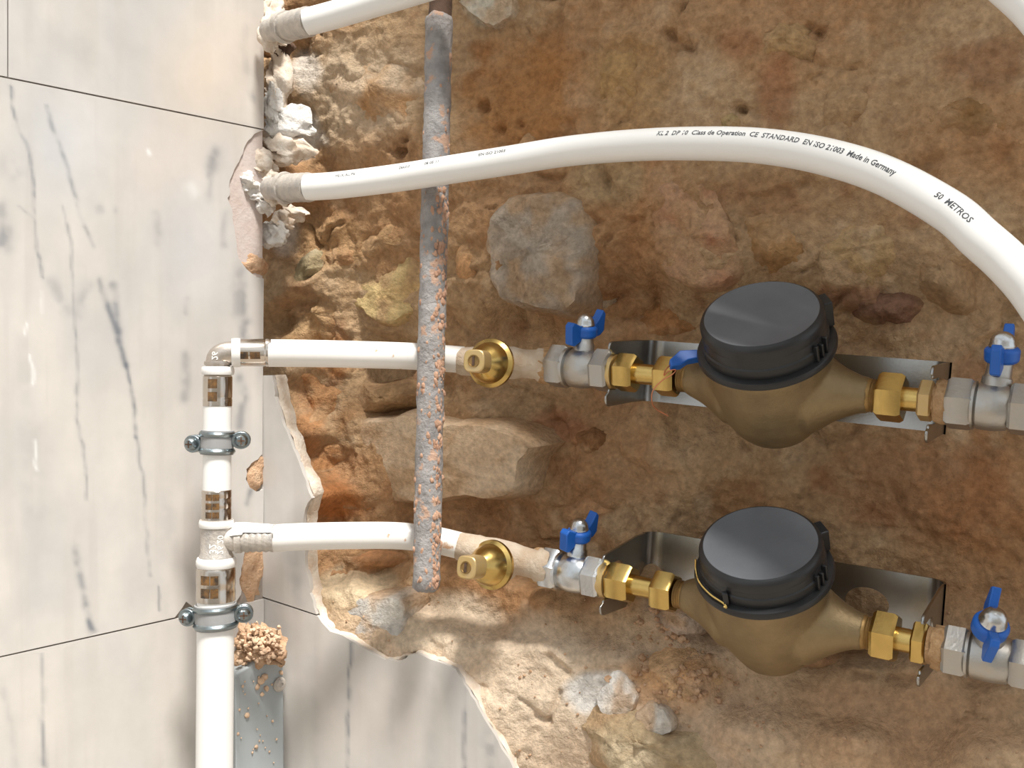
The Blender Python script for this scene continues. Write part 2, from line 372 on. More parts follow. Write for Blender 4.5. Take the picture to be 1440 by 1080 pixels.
# ---- stones, each its own piece of the wall ---------------------------------
def stone(poly, prot, col, col2=None, flat=5., tilt=(0, 0), rough=.004, rs=60, seed=0, sink=.010, n=56, dz=0., name='stone'):
    cx = sum(p[0] for p in poly) / len(poly); cy = sum(p[1] for p in poly) / len(poly)
    d = .07
    for _ in range(4):
        s, z = sz(cx, cy, d); d = float(depth_at(s, z))
    prot *= .85; d -= prot
    sc_, zc_ = sz(cx, cy, d)
    pts = [Vector((*sz(x, y, d), 0)) for x, y in poly]
    pts = spline(pts + [pts[0]], 8)[:-1]
    L = [0.]
    for a, b in zip(pts, pts[1:] + pts[:1]): L.append(L[-1] + (b - a).length)
    out = []
    for k in range(n):
        q = L[-1] * k / n; i = max(j for j in range(len(pts)) if L[j] <= q); t = (q - L[i]) / max(L[i + 1] - L[i], 1e-9)
        out.append(pts[i].lerp(pts[(i + 1) % len(pts)], t))
    O = np.array([(p.x, p.y) for p in out]); c = np.array([sc_, zc_])
    O += (fbm(O[:, 0] * 90, O[:, 1] * 90, 3, seed)[:, None] * .004) * (O - c) / (np.linalg.norm(O - c, axis=1)[:, None] + 1e-6)
    ts = [0, .015, .04, .08, .14, .22, .32, .44, .57, .70, .83, .93]
    rs_ = random.Random(seed); fa_ = .05 if flat >= 6 else .28; PL = [(rs_.uniform(-fa_, fa_), rs_.uniform(-fa_, fa_), rs_.uniform(-.002, .002)) for _ in range(6)]
    de = depth_at(O[:, 0], O[:, 1]); V = []; K = []
    for t in ts:
        X = c + (O - c) * (1 - t); wgt = 1 - (1 - t) ** (flat * 4) if t > 0 else 0.
        wgt = min(1, (t / .14)) ** .55 if flat > 3 else min(1, t / .6) ** .6
        top = d + tilt[0] * (X[:, 0] - c[0]) + tilt[1] * (X[:, 1] - c[1])
        top = top + np.max([a_ * (X[:, 0] - c[0]) + b_ * (X[:, 1] - c[1]) + c_ for a_, b_, c_ in PL], axis=0)
        dd = (de + sink) * (1 - wgt) + top * wgt
        dd = dd + (rough * 1.3 * fbm(X[:, 0] * rs, X[:, 1] * rs, 5, seed + 3, .6) + rough * .8 * np.abs(fbm(X[:, 0] * rs * .5 + 4, X[:, 1] * rs * .5, 3, seed + 9))) * min(1, t * 8)
        V.append(w3(X[:, 0], X[:, 1], dd))
        K.append(X)
    V.append(w3(np.array([c[0]]), np.array([c[1]]), np.array([d]))); V = np.concatenate(V); X = np.concatenate(K + [c[None]])
    fs = []
    for k in range(len(ts) - 1):
        for i in range(n): fs.append([k * n + i, k * n + (i + 1) % n, (k + 1) * n + (i + 1) % n, (k + 1) * n + i])
    k = (len(ts) - 1) * n
    for i in range(n): fs.append([k + i, k + (i + 1) % n, len(V) - 1])
    mb = MB(); mb.v = [Vector(v) for v in V]; mb.f = fs
    o = build(name, mb, 'rubble', wall_r, smooth=60, org=W(sc_, zc_, d))
    a = fbm(X[:, 0] * 30, X[:, 1] * 30, 4, seed + 20); C = np.broadcast_to(srgb(col), (len(X), 3)).copy()
    c2 = col2 or tuple(x * .86 for x in col)
    C = blend(C, c2, np.clip(a * 1.8 + .1, 0, 1)); C = blend(C, (186, 152, 116), np.clip(fbm(X[:, 0] * 45, X[:, 1] * 45, 3, seed + 40) * 2 + .1, 0, .7))
    tt = np.concatenate([np.full(n, t) for t in ts] + [np.ones(1)]); C = blend(C, (182, 150, 116), np.clip(.8 - tt / .16, 0, .8))
    setcol(o, C * np.minimum(1.1, .8 / C.max(-1, keepdims=True))); return o
STONES = [
 ([(486,602),(500,588),(540,582),(562,574),(600,586),(640,592),(690,590),(738,608),(764,628),(746,650),(738,698),(700,712),(662,707),(610,712),(560,717),(532,706),(504,684),(488,648)], .032, (214,188,158), (226,204,176), 6, (-.05,-.12), .0018, 40),
 ([(478,412),(492,392),(520,376),(560,356),(596,366),(600,420),(572,446),(536,462),(508,440),(484,430)], .014, (216,190,138), (198,164,116), 5, (0,.1), .004, 60),
 ([(452,330),(500,305),(560,300),(598,316),(596,352),(552,352),(500,374),(466,372)], .012, (196,158,116), (180,138,98), 2, (0,.15), .005, 50),
 ([(664,330),(680,290),(710,268),(760,262),(806,276),(822,330),(816,400),(796,444),(736,440),(690,424),(668,380)], .024, (182,168,152), (206,190,172), 4, (0,.05), .010, 45),
 ([(895,290),(930,252),(985,250),(1020,290),(1036,344),(1036,392),(990,412),(936,398),(904,362)], .015, (196,156,124), (166,106,74), 3.5, (0,.05), .006, 60),
 ([(1132,330),(1180,296),(1244,292),(1282,344),(1262,398),(1186,404),(1140,372)], .013, (186,154,112), (200,176,146), 2.5, (0,.1), .006, 55),
 ([(1036,300),(1090,288),(1128,312),(1128,360),(1086,388),(1044,372)], .010, (180,140,96), None, 2.5, (0,.1), .005, 55),
 ([(396,432),(420,398),(462,396),(486,432),(480,470),(434,488),(398,474)], .013, (190,156,116), (172,130,92), 2.5, (.1,.1), .006, 60),
 ([(396,420),(404,370),(424,346),(440,350),(436,380),(420,400),(410,428)], .012, (164,148,116), (190,176,146), 3, (0,0), .005, 70),
 ([(440,352),(470,336),(496,352),(482,386),(454,392)], .010, (192,154,114), (180,138,100), 2, (0,.1), .004, 60),
 ([(396,540),(440,522),(486,532),(492,566),(450,600),(410,588)], .012, (190,144,102), (176,126,84), 2, (.1,.1), .005, 60),
 ([(496,540),(560,528),(586,548),(566,574),(512,584),(490,568)], .012, (176,142,104), None, 3, (0,.1), .004, 60),
 ([(432,672),(466,650),(500,676),(526,706),(516,726),(470,730),(440,712)], .010, (200,134,82), (176,110,66), 2, (0,.1), .005, 60),
 ([(416,600),(446,592),(484,612),(482,650),(448,664),(426,640)], .010, (188,138,94), None, 2, (0,.1), .004, 60),
 ([(442,858),(470,846),(520,838),(566,842),(574,872),(566,900),(578,914),(540,922),(500,902),(466,884)], .004, (196,192,186), (214,208,198), 6, (0,.12), .002, 90),
 ([(796,1030),(820,1002),(866,998),(905,1016),(942,1042),(990,1050),(1014,1100),(900,1120),(826,1096)], .016, (182,160,128), (206,188,158), 3, (0,.35), .006, 60),
 ([(832,984),(852,946),(874,948),(896,980),(890,1004),(846,1006)], .014, (232,228,222), (214,202,188), 4, (0,.35), .003, 70),
 ([(886,1006),(906,992),(936,1004),(946,1030),(914,1042),(892,1026)], .012, (222,218,212), (200,190,176), 4, (0,.3), .003, 70),
 ([(884,944),(912,920),(960,918),(1004,942),(1012,980),(972,1004),(916,994)], .007, (214,178,138), (198,156,114), 2, (0,.35), .008, 70),
 ([(908,850),(950,828),(1000,838),(1016,876),(984,902),(930,896)], .012, (196,178,162), (176,150,130), 2, (0,.3), .006, 70),
 ([(1052,40),(1090,16),(1140,30),(1150,70),(1100,86),(1060,74)], .010, (186,152,110), None, 2.5, (0,.1), .005, 60),
 ([(640,0),(666,-16),(716,-10),(720,22),(700,34),(668,28)], .016, (216,208,190), None, 6, (0,0), .001, 60),
 ([(440,80),(470,54),(530,50),(590,70),(594,150),(560,190),(500,196),(452,160)], .010, (210,186,158), (188,146,104), 2, (0,.05), .006, 45),
 ([(690,232),(720,206),(740,176),(756,180),(748,208),(720,236)], .010, (196,156,116), None, 3, (0,0), .003, 60),
 ([(1000,160),(1030,148),(1046,166),(1036,186),(1006,182)], .008, (184,164,116), None, 3, (0,0), .003, 60),
 ([(1130,110),(1190,90),(1240,120),(1236,166),(1180,186),(1136,160)], .009, (184,152,116), (164,120,84), 2, (0,.1), .005, 55),
 ([(1286,140),(1360,126),(1430,140),(1438,176),(1380,190),(1300,176)], .012, (176,136,92), None, 2, (0,.1), .005, 50),
 ([(1280,296),(1330,326),(1372,380),(1366,440),(1310,428),(1276,380)], .012, (178,148,114), (196,166,130), 2, (0,.1), .006, 50),
 ([(802,440),(840,396),(872,400),(862,430),(830,452)], .010, (186,166,142), None, 3, (0,0), .004, 60),
 ([(880,430),(960,416),(1000,440),(980,470),(900,472)], .009, (180,132,88), None, 2, (0,.1), .005, 50),
 ([(1180,410),(1250,404),(1300,420),(1280,456),(1200,452)], .010, (140,106,86), (124,92,74), 2, (0,.1), .005, 50),
 ([(798,608),(830,596),(852,616),(840,640),(806,644)], .007, (172,128,90), None, 2, (0,0), .006, 80),
 ([(740,690),(800,676),(860,690),(880,730),(820,746),(756,736)], .008, (190,148,110), None, 2, (0,.2), .004, 50),
 ([(560,800),(600,776),(620,800),(600,826),(566,824)], .006, (210,176,138), None, 2, (0,.3), .004, 60),
 ([(430,770),(470,776),(540,782),(552,800),(500,812),(446,806)], .006, (196,146,104), None, 2, (0,.3), .004, 60),
 ([(1010,830),(1040,900),(1090,950),(1160,948),(1180,930),(1150,900),(1080,860)], .006, (176,136,104), None, 2, (0,.3), .005, 60),
 ([(574,520),(590,512),(600,548),(590,574),(572,570)], .016, (214,168,130), None, 3, (0,0), .003, 60),
 ([(800,80),(850,50),(910,70),(920,130),(860,160),(806,136)], .008, (188,152,106), None, 2, (0,.1), .005, 50),
 ([(640,230),(680,226),(700,250),(680,272),(644,266)], .008, (206,160,116), None, 2, (0,.1), .004, 50),
 ([(630,300),(655,290),(668,330),(664,400),(640,420),(628,380)], .008, (214,166,120), None, 2, (0,.1), .004, 50),
]
for i, (poly, prot, c1, c2, fl, tl, ro, rs) in enumerate(STONES):
    stone(poly, prot, c1, c2, fl, tl, ro, rs, seed=100 + 7 * i)

# ---- tiles -------------------------------------------------------------------
def seg_d(px, py, a, b):
    dx, dy = b[0] - a[0], b[1] - a[1]; t = np.clip(((px - a[0]) * dx + (py - a[1]) * dy) / (dx * dx + dy * dy + 1e-9), 0, 1)
    return np.hypot(px - a[0] - t * dx, py - a[1] - t * dy)
VEINS = [  # polyline, half width, strength: the grey-blue veins of the marble
 ([(14,122),(18,150),(30,190),(42,215),(46,260),(48,300),(52,350),(60,390)],2.6,.6),([(27,290),(45,305)],2,.5),
 ([(65,150),(72,180),(85,205),(95,235),(105,275),(118,320)],3.2,.5),([(118,320),(132,346)],3,.45),
 ([(140,395),(152,430),(166,470),(176,513)],4.6,.7),([(160,400),(164,440),(170,480)],5,.5),([(176,513),(189,575),(191,614)],3,.75),([(191,614),(200,660),(203,702),(211,809)],2.6,.45),([(222,825),(225,858)],2,.5),
 ([(88,290),(98,340),(104,420),(108,494),(108,589),(120,652),(123,702)],2.4,.45),([(105,770),(118,830),(130,886)],5,.5),([(122,850),(130,888)],5,.55),
 ([(302,215),(298,235)],9,.5),([(296,245),(294,280)],5,.4),([(140,292),(141,296)],5,.5),([(162,292),(162,296)],4,.3),([(218,300),(222,340)],6,.3),([(316,300),(314,345)],5,.28),
 ([(262,500),(259,560)],7,.4),([(338,532),(342,560),(337,600)],7,.5),([(345,455),(346,470)],9,.6),([(338,380),(334,440)],8,.35),([(352,690),(347,708)],4,.6),([(345,400),(342,440)],5,.4),
 ([(6,325),(4,345)],12,.55),([(3,292),(4,300)],9,.4),([(10,230),(22,250)],14,.2),([(72,395),(96,436)],9,.3),([(40,600),(50,720)],16,.14),([(122,400),(112,440)],8,.3),([(262,420),(260,440)],4,.35),
 ([(57,915),(61,980),(57,1012),(63,1085)],3,.6),([(4,960),(14,1020),(22,1080)],5,.2),([(300,870),(290,1000)],10,.12),
 ([(352,130),(356,138)],5,.4),([(346,40),(342,70),(346,100)],6,.18),([(60,40),(110,70),(130,110)],24,.10),([(230,700),(240,790)],14,.12),([(30,480),(38,560)],14,.10),
 ([(493,900),(491,970),(488,1010),(491,1100)],2.2,.65),([(656,970),(652,1030),(654,1100)],3,.6),([(555,960),(548,1060)],6,.14),([(610,940),(606,1080)],10,.12),([(440,880),(446,1080)],8,.10),([(410,770),(420,850)],10,.18),([(690,1040),(700,1090)],14,.4)]
WHITES = [([(37,455),(35,470)],2.2,.7),([(44,500),(46,540)],2.2,.7),([(50,620),(52,660)],2,.7),([(58,410),(60,440)],2,.4),([(268,262),(272,270)],9,.35),([(208,212),(210,216)],3,.8)]
TINTS = [(280,110,60,80,(226,208,188),.5),(330,60,40,80,(224,210,196),.4),(230,230,60,60,(222,210,200),.4),(150,600,120,120,(212,206,198),.3),(90,200,60,80,(200,204,210),.4),(280,350,50,80,(205,205,208),.4),(140,1000,150,90,(206,200,190),.4),(500,1000,120,90,(196,186,176),.5)]
def tile_color(V):
    px, py = proj_np(V); C = np.broadcast_to(srgb((199, 195, 190)), (len(V), 3)).copy()
    n = fbm(px / 60, py / 160, 4, 71); C = blend(C, (214, 208, 201), np.clip(n, 0, .6)); C = blend(C, (188, 186, 184), np.clip(-n * 1.2, 0, .6))
    n = fbm(px / 14, py / 300, 3, 77); C = blend(C, (190, 184, 178), np.clip(n * .9, 0, .4))
    for x, y, rx, ry, c, k in TINTS:
        C = blend(C, c, k * np.exp(-(((px - x) / rx) ** 2 + ((py - y) / ry) ** 2)))
    jx = px + 3 * fbm(px / 25, py / 25, 2, 5); jy = py
    for pl, hw, k in VEINS:
        q = np.min([seg_d(jx, jy, a, b) for a, b in zip(pl, pl[1:])], axis=0)
        kk = k * np.exp(-(q / hw) ** 2) * np.clip(.75 + .9 * fbm(px / 16, py / 16, 2, 15), .2, 1)
        C = blend(C, (92, 100, 112), kk)
    for pl, hw, k in WHITES:
        q = np.min([seg_d(jx, jy, a, b) for a, b in zip(pl, pl[1:])], axis=0); C = blend(C, (236, 236, 234), k * np.exp(-(q / hw) ** 2))
    return C
def tile(poly2, place, thick, step, parent, name='tile', face=0.):
    """flat slab with the given outline in wall coordinates; dense front so that the veins can be coloured"""
    n = len(poly2); xs = [p[0] for p in poly2]; ys = [p[1] for p in poly2]
    gx, gy = np.meshgrid(np.arange(min(xs) + step, max(xs), step), np.arange(min(ys) + step, max(ys), step))
    gx = gx.ravel(); gy = gy.ravel(); keep = in_poly(gx, gy, poly2)
    gx, gy = gx[keep], gy[keep]
    if step < .1:
        md = np.full(gx.shape, 9.)
        for a, b in zip(poly2, poly2[1:] + poly2[:1]): md = np.minimum(md, seg_d(gx, gy, a, b))
        gx, gy = gx[md > step * .3], gy[md > step * .3]
    vs = [Vector(p) for p in poly2] + [Vector((a, b)) for a, b in zip(gx, gy)]
    r = delaunay_2d_cdt(vs, [(i, (i + 1) % n) for i in range(n)], [], 1, 1e-7)
    V2 = [tuple(v) for v in r[0]]; k = len(V2)
    mb = MB(); mb.v = [place(a, b, face) for a, b in V2]; mb.f = [list(f) for f in r[2]]
    for i in range(n): mb.v.append(place(*poly2[i], face))
    for i in range(n): mb.v.append(place(*poly2[i], face - thick))
    for i in range(n): mb.f.append([k + i, k + (i + 1) % n, k + n + (i + 1) % n, k + n + i])
    o = build(name, mb, 'tile', parent, smooth=30, org=place(sum(xs) / n, sum(ys) / n, face))
    setcol(o, tile_color(np.array([tuple(v) for v in mb.v]))); return o
def wob(poly, amp, seed, sub=3):
    out = []
    for i, (a, b) in enumerate(zip(poly, poly[1:])):
        for k in range(sub):
            t = k / sub; x = a[0] + (b[0] - a[0]) * t; y = a[1] + (b[1] - a[1]) * t
            q = float(fbm(np.array([x / 9.]), np.array([y / 9.]), 2, seed)[0]); out.append((x + amp * q, y + amp * .7 * q))
    out.append(poly[-1]); return out

# tiled wall: backing slab and the tiles it carries
mb = MB(); zt, zb = .62, -1.25
Fm = frame(C0, NL, LD)      # x along the wall, y up or down, z out
Fm = Matrix((LD, UZ, NL)).transposed().to_4x4(); Fm.translation = C0
mb.box(Fm, -1.1, -.001, zb, zt, -.06, -.003)
wall_l = build('wall_left', mb, 'grout', None, smooth=0, org=C0); wall_l['kind'] = 'structure'; wall_l['label'] = 'wall clad in large grey-white marble tiles'
def jointU(x): return 107 + .203 * x
def jointL(x): return 924 - .222 * x
NOTCH1 = [(371,182),(356,188),(344,202),(338,220),(330,238),(323,262),(322,280),(326,300),(329,322),(333,346),(337,364),(346,378),(358,388),(371,392)]
NOTCH3 = [(371,640),(358,648),(347,660),(346,674),(352,686),(362,692),(371,684)]
NOTCH4 = [(371,752),(354,758),(346,774),(341,792),(338,815),(339,836)]
def topx(xs, f): return [(x, f(x)) for x in xs]
right2 = [(371, jointU(371) + 1)] + wob(NOTCH1, 3, 3) + wob(NOTCH3, 3, 4) + wob(NOTCH4, 3, 6)
row2 = topx([-190, 0, 120, 240], lambda x: jointU(x) + 1.2) + right2 + topx([330, 290], lambda x: jointL(x) - 1.2) + [(276, jointL(276) - 6), (262, jointL(262) - 20), (256, jointL(256) - 12)] + topx([246, 120, 0, -190], lambda x: jointL(x) - 1.2)
row1 = [(12, -420), (371, -560), (371, jointU(371) - 1)] + topx([240, 120, 12], lambda x: jointU(x) - 1.2)
row1b = [(-300, -300), (10, -420)] + topx([10, -300], lambda x: jointU(x) - 1.2)
row3 = topx([-190, 0, 120, 240, 371], lambda x: jointL(x) + 1.2) + [(371, 1560), (-190, 1760)]
for pl, stp in [(row1, .004), (row2, .0021), (row3, .003), (row1b, .006)]:
    tile([tz(*p) for p in pl], WL, .0085, stp, wall_l)
for zz in [(-.55, -.404)]:
    tile([(-1.05, -.235), (-.47, -.235), (-.47, .222), (-1.05, .222)], WL, .0085, .02, wall_l)
    tile([(-1.05, -.70), (-.47, -.70), (-.47, -.238), (-1.05, -.238)], WL, .0085, .02, wall_l)
build('plaster_patch', MB().prism(Fm, [tz(*p) for p in [(370.5, 183)] + [(x - 1, y) for x, y in NOTCH1[1:-1]] + [(370.5, 391)]], -.02, -.0018), 'pink_plaster', wall_l, smooth=0)
# tiles on the stone wall, broken along the edge of the opening
def WR(s, z, f): return W(s, z, -f)
jr = [(366, 839), (400, 850), (441, 866)]
up_ = [p for p in TILE_EDGE if p[1] <= 853] ; lo_ = [p for p in TILE_EDGE if p[1] > 870]
tU = [(368, 528)] + wob(up_, 3, 12) + [(445, 864), (400, 849), (366, 838)]
tL = [(366, 840.5), (400, 851.5), (447, 867)] + wob(lo_, 3, 13) + [(800, 1560), (366, 1500)]
tile([sz(*p) for p in tU], WR, .006, .0025, wall_r)
tile([sz(*p) for p in tL], WR, .006, .003, wall_r)
# the cream mortar bed the broken tiles sit in, showing along the edge
mb = MB(); ED = wob(TILE_EDGE, 5, 21)
pe = []
for i, p in enumerate(ED):
    q0 = ED[max(i - 1, 0)]; q1 = ED[min(i + 1, len(ED) - 1)]; tx, ty = q1[0] - q0[0], q1[1] - q0[1]; l = math.hypot(tx, ty) or 1
    k = 1.5 + .9 * math.sin(i * .37) + .8 * math.sin(i * 1.13); pe.append((p[0] + ty / l * k, p[1] - tx / l * k, p))
for i, (x, y, p) in enumerate(pe):
    a = sz(*p); b = sz(x, y); c = sz(p[0] - (x - p[0]) * 2, p[1] - (y - p[1]) * 2)
    mb.v += [W(*c, .0065), W(*a, .004), W(a[0] + (b[0] - a[0]) * .6, a[1] + (b[1] - a[1]) * .6, .006), W(*b, .010), W(*b, .020), W(*c, .020)]
for i in range(len(pe) - 1):
    for k in range(6): mb.f.append([i * 6 + k, i * 6 + (k + 1) % 6, (i + 1) * 6 + (k + 1) % 6, (i + 1) * 6 + k])
build('tile_bed', mb, 'plaster', wall_r, smooth=50)

# plaster lumps at the corner, around the outlets
def lump_mb(c, ax, n=(14, 10), amp=.25, seed=0, sc=1.):
    mb = MB(); c = Vector(c); fr = [Vector(a) for a in ax]; nu, nv = n
    V = []
    for j in range(nv + 1):
        for i in range(nu):
            th = math.pi * j / nv; ph = 2 * math.pi * i / nu
            V.append((math.sin(th) * math.cos(ph), math.sin(th) * math.sin(ph), math.cos(th)))
    V = np.array(V); k = 1 + amp * fbm(V[:, 0] * 1.7 + V[:, 2] * 1.3 + seed, V[:, 1] * 1.7 - V[:, 2] * 1.1 + seed * .7, 3, seed) * 1.6
    V = V * k[:, None]
    mb.v = [c + fr[0] * v[0] + fr[1] * v[1] + fr[2] * v[2] for v in V]
    for j in range(nv):
        for i in range(nu):
            mb.f.append([j * nu + i, j * nu + (i + 1) % nu, (j + 1) * nu + (i + 1) % nu, (j + 1) * nu + i])
    return mb
X_, Y_, Z_ = Vector((1, 0, 0)), Vector((0, 1, 0)), Vector((0, 0, 1))
for i, (x, y, Y, rx, ry, m, par) in enumerate([
    (405, 178, 1.085, .026, .022, 'plaster_white', wall_r), (395, 212, 1.085, .030, .016, 'plaster', wall_r), (362, 232, 1.07, .020, .016, 'plaster', wall_l),
    (344, 258, 1.055, .014, .010, 'plaster_white', wall_l), (362, 272, 1.062, .012, .010, 'plaster_white', wall_l), (372, 290, 1.065, .009, .010, 'plaster_white', wall_l),
    (388, 266, 1.045, .013, .017, 'plaster', wall_r), (386, 44, 1.045, .012, .019, 'plaster', wall_r), (388, 330, 1.085, .016, .014, 'plaster_white', wall_r), (398, 312, 1.09, .013, .010, 'plaster', wall_r), (410, 300, 1.10, .016, .008, 'plaster', wall_r),
    (392, 120, 1.09, .014, .028, 'plaster', wall_r), (384, 150, 1.08, .008, .02, 'plaster_white', wall_r), (386, 30, 1.075, .012, .024, 'plaster', wall_r), (396, 60, 1.09, .012, .016, 'rubble_dark', wall_r),
    (357, 372, 1.065, .012, .010, 'hemp', wall_l), (360, 664, 1.065, .009, .014, 'hemp', wall_l), (352, 800, 1.06, .011, .028, 'hemp', wall_l)]):
    if m == 'rubble_dark': m = 'rust_dark'
    if m == 'hemp':
        q = tz(x, y, -.004); mb = lump_mb(WL(*q, -.005), (LD * rx * 1.5, NL * .006, UZ * ry * 1.25), (24, 16), .2, 40 + i * 3).noise(.003, 110, i)
    else: mb = lump_mb(P(x, y, Y), (X_ * rx, Y_ * .010, Z_ * ry), (40, 28), .36, 40 + i * 3).noise(.0042, 60, i).noise(.0018, 200, i + 3)
    build('plaster_lump', mb, 'heap' if m == 'hemp' else m, par, smooth=60)

# floor, the room behind the camera and an added, unseen slab cut to shade the upper right of the wall
mb = MB().box(Matrix(), -4, 4, -4, 3, -.1, 0)
fl_ = None
fl = build('floor', mb, 'floor', None, smooth=0, org=(0, 0, 0)); fl['kind'] = 'structure'
ov = [Vector((-1.9, 2.6)), Vector((-.6, 1.55)), Vector((.22, .46)), Vector((.45, .19)), Vector((1.5, -.5)), Vector((2.2, -.50)), Vector((2.2, 3)), Vector((-1.9, 3))]
sh_slab = build('shade_slab', MB().prism(Matrix(), [tuple(v) for v in ov], 2.4, 2.6), 'white_wall', None, smooth=0, org=(0, 0, 2.4)); sh_slab['kind'] = 'structure'
wb = build('wall_back', MB().box(Matrix(), -2.2, 2.3, -2.4, -2.25, 0, 2.4), 'white_wall', None, smooth=0, org=(0, -2.3, 0)); wb['kind'] = 'structure'

# ================================================================== THE RISER ON THE TILED WALL
YR = .94
def RX(y): return 306.5 - (y - 500) * .0085
def rp(y): return P(RX(y), y, YR)
def rr(p): return p * YR / F
AXR = (rp(480) - rp(1060)).normalized()
def rframe(y): return frame(rp(y), AXR, RT)
def rh(y, y0): return (rp(y) - rp(y0)).dot(AXR)
def rlathe(mb, prof, n=40):      # profile rows: (radius in px, image row)
    return mb.lathe(rframe(prof[0][1]), [(rr(r), rh(y, prof[0][1])) for r, y in prof], n)

o = build('riser_pipe', rlathe(MB(), [(0, 1300), (25.5, 1300), (25.5, 842), (0, 842)]), 'pipe', None)
tag(o, 'thick white riser pipe running down below the lower clamp', 'pipe')
o = build('riser_pipe', rlathe(MB(), [(0, 700), (19.5, 700), (19.5, 560), (0, 560)]), 'pipe', None)
tag(o, 'short white vertical pipe held by the upper clamp', 'pipe')

def windows(par, y0, y1, rows, r, cols=((-.28, .12),), m='window'):
    for k in range(rows):
        a = y0 + (y1 - y0) * (k + .14) / rows; b = y0 + (y1 - y0) * (k + .86) / rows
        for c0, c1 in cols:
            mb = MB(); n = 6
            for q in range(n + 1):
                an = c0 + (c1 - c0) * q / n
                for yy in (a, b):
                    mb.v.append(rp(yy) + RT * (math.sin(an) * rr(r)) - Vector((0, 1, 0)) * (math.cos(an) * rr(r)))
            mb.f = [[2 * q, 2 * q + 1, 2 * q + 3, 2 * q + 2] for q in range(n)]
            k2 = len(mb.v)
            build('sight_window', mb, m, par, smooth=60)
# tee fitting
t = thing('pipe_tee', 'nickel tee with two steel press sleeves on the riser, between the clamps', 'pipe fitting', rp(770))
build('body', rlathe(MB(), [(0, 790), (22, 790), (23.5, 786), (23.5, 781), (21.5, 778), (21.5, 741), (22.5, 738), (22.5, 730), (0, 730)]), 'fitting_dusty', t)
build('collar', rlathe(MB(), [(18, 798), (26, 797), (27.5, 793), (27.5, 788), (26, 784), (18, 783)]), 'collar', t)
build('collar', rlathe(MB(), [(18, 742), (23, 741), (24, 738), (24, 734), (23, 731), (18, 730)]), 'collar', t)
s1 = build('press_sleeve', rlathe(MB(), [(25, 845), (26.8, 844), (27, 830), (26.2, 826), (27, 822), (27, 800), (25, 797)]), 'sleeve', t)
windows(s1, 802, 838, 2, 27.3, ((-.55, -.05), (.0, .4)))
s1 = build('press_sleeve', rlathe(MB(), [(19, 731), (20.6, 730), (20.6, 716), (20, 714), (20.6, 712), (20.6, 702), (20, 700), (20.6, 698), (20.6, 690), (19, 688)]), 'sleeve', t)
windows(s1, 691, 728, 3, 20.9, ((-.5, -.05), (0., .45)))
bx = (P(384, 757, .945) - P(310, 758, YR)).normalized()
fb = frame(P(310, 758, YR), bx, UZ)
def HB(x): return (P(x, 757, .942) - P(310, 758, YR)).dot(bx)
build('branch', MB().lathe(fb, [(0, 0), (rr(17), 0), (rr(17), HB(330)), (rr(20), HB(332)), (rr(20), HB(340)), (rr(17), HB(342)), (0, HB(342))]), 'fitting_dusty', t)
build('branch_sleeve', MB().lathe(fb, [(rr(18), HB(340))] + [(rr(18.6 + (.9 if k % 2 else -.6)), HB(343 + k * 4.4)) for k in range(9)] + [(rr(19.5), HB(384)), (0, HB(384))]), 'fitting_dusty', t)
mb = MB().lathe(fb, [(0, HB(322)), (rr(14), HB(323)), (rr(22), HB(332)), (rr(22), HB(345)), (rr(20.8), HB(362)), (rr(20.5), HB(380)), (rr(19), HB(386))], 48)
for v in mb.v: pass
A = [v for v in mb.v]
mb2 = MB(); ids = {}
for i, v in enumerate(A):
    if (v - fb.translation).dot(UZ) > rr(4) + .003 * math.sin(i * 12.9): ids[i] = len(mb2.v); mb2.v.append(v)
mb2.f = [[ids[i] for i in f] for f in mb.f if all(i in ids for i in f)]
mb2.noise(.0022, 160, 4)
build('plaster_crust', mb2, 'plaster_white', t, smooth=60)
def letters(txt, size, place, m, par, name='lettering', ext=0):
    cu = bpy.data.curves.new('t', 'FONT'); cu.body = txt; cu.size = size; cu.resolution_u = 2; cu.offset = size * .018
    ob = bpy.data.objects.new('t', cu); COL.objects.link(ob)
    dg = bpy.context.evaluated_depsgraph_get(); me = bpy.data.meshes.new_from_object(ob.evaluated_get(dg))
    mb = MB(); mb.v = [place(v.co.x, v.co.y) for v in me.vertices]; mb.f = [list(p.vertices) for p in me.polygons]
    bpy.data.objects.remove(ob); bpy.data.meshes.remove(me)
    return build(name, mb, m, par, smooth=0)
def on_riser(y0, r, x0):
    def f(x, y):
        an = x0 + y / rr(r); yy = rp(y0) + AXR * x
        return yy + RT * (math.sin(an) * rr(r)) - Y_ * (math.cos(an) * rr(r))
    return f
letters('32', rr(14), on_riser(775, 21.8, -.15), 'collar', t); letters('26.20', rr(12), on_riser(776, 21.8, .35), 'collar', t)

# elbow
t = thing('pipe_elbow', 'nickel elbow turning the riser into the upper branch pipe', 'pipe fitting', rp(500))
e0, e1 = rp(516), P(332, 496, .942)
cn = rp(496)
pts = [e0, rp(508)] + [cn + (rp(508) - cn) * (1 - q) ** 2 + (e1 - cn) * q ** 2 for q in [.15, .3, .45, .6, .75, .9]] + [e1]
build('body', MB().tube(pts, [rr(16.5)] * len(pts), 28), 'fitting', t)
build('rim', rlathe(MB(), [(14, 514), (18.5, 513.5), (19, 511), (18.5, 508.5), (14, 508)]), 'fitting', t)
build('collar', rlathe(MB(), [(14, 528), (21.5, 527), (22.5, 524), (22.5, 519), (21.5, 516), (14, 515)]), 'collar', t)
s1 = build('press_sleeve', rlathe(MB(), [(18, 572), (20, 571), (20.2, 562), (19.6, 560), (20.2, 558), (20.2, 530), (18, 527)]), 'sleeve', t)
windows(s1, 530, 566, 2, 20.6, ((-.4, .25),))
be = (P(382, 496, .95) - e1).normalized(); fe = frame(e1, be, UZ); le = (P(381, 496, .95) - e1).length
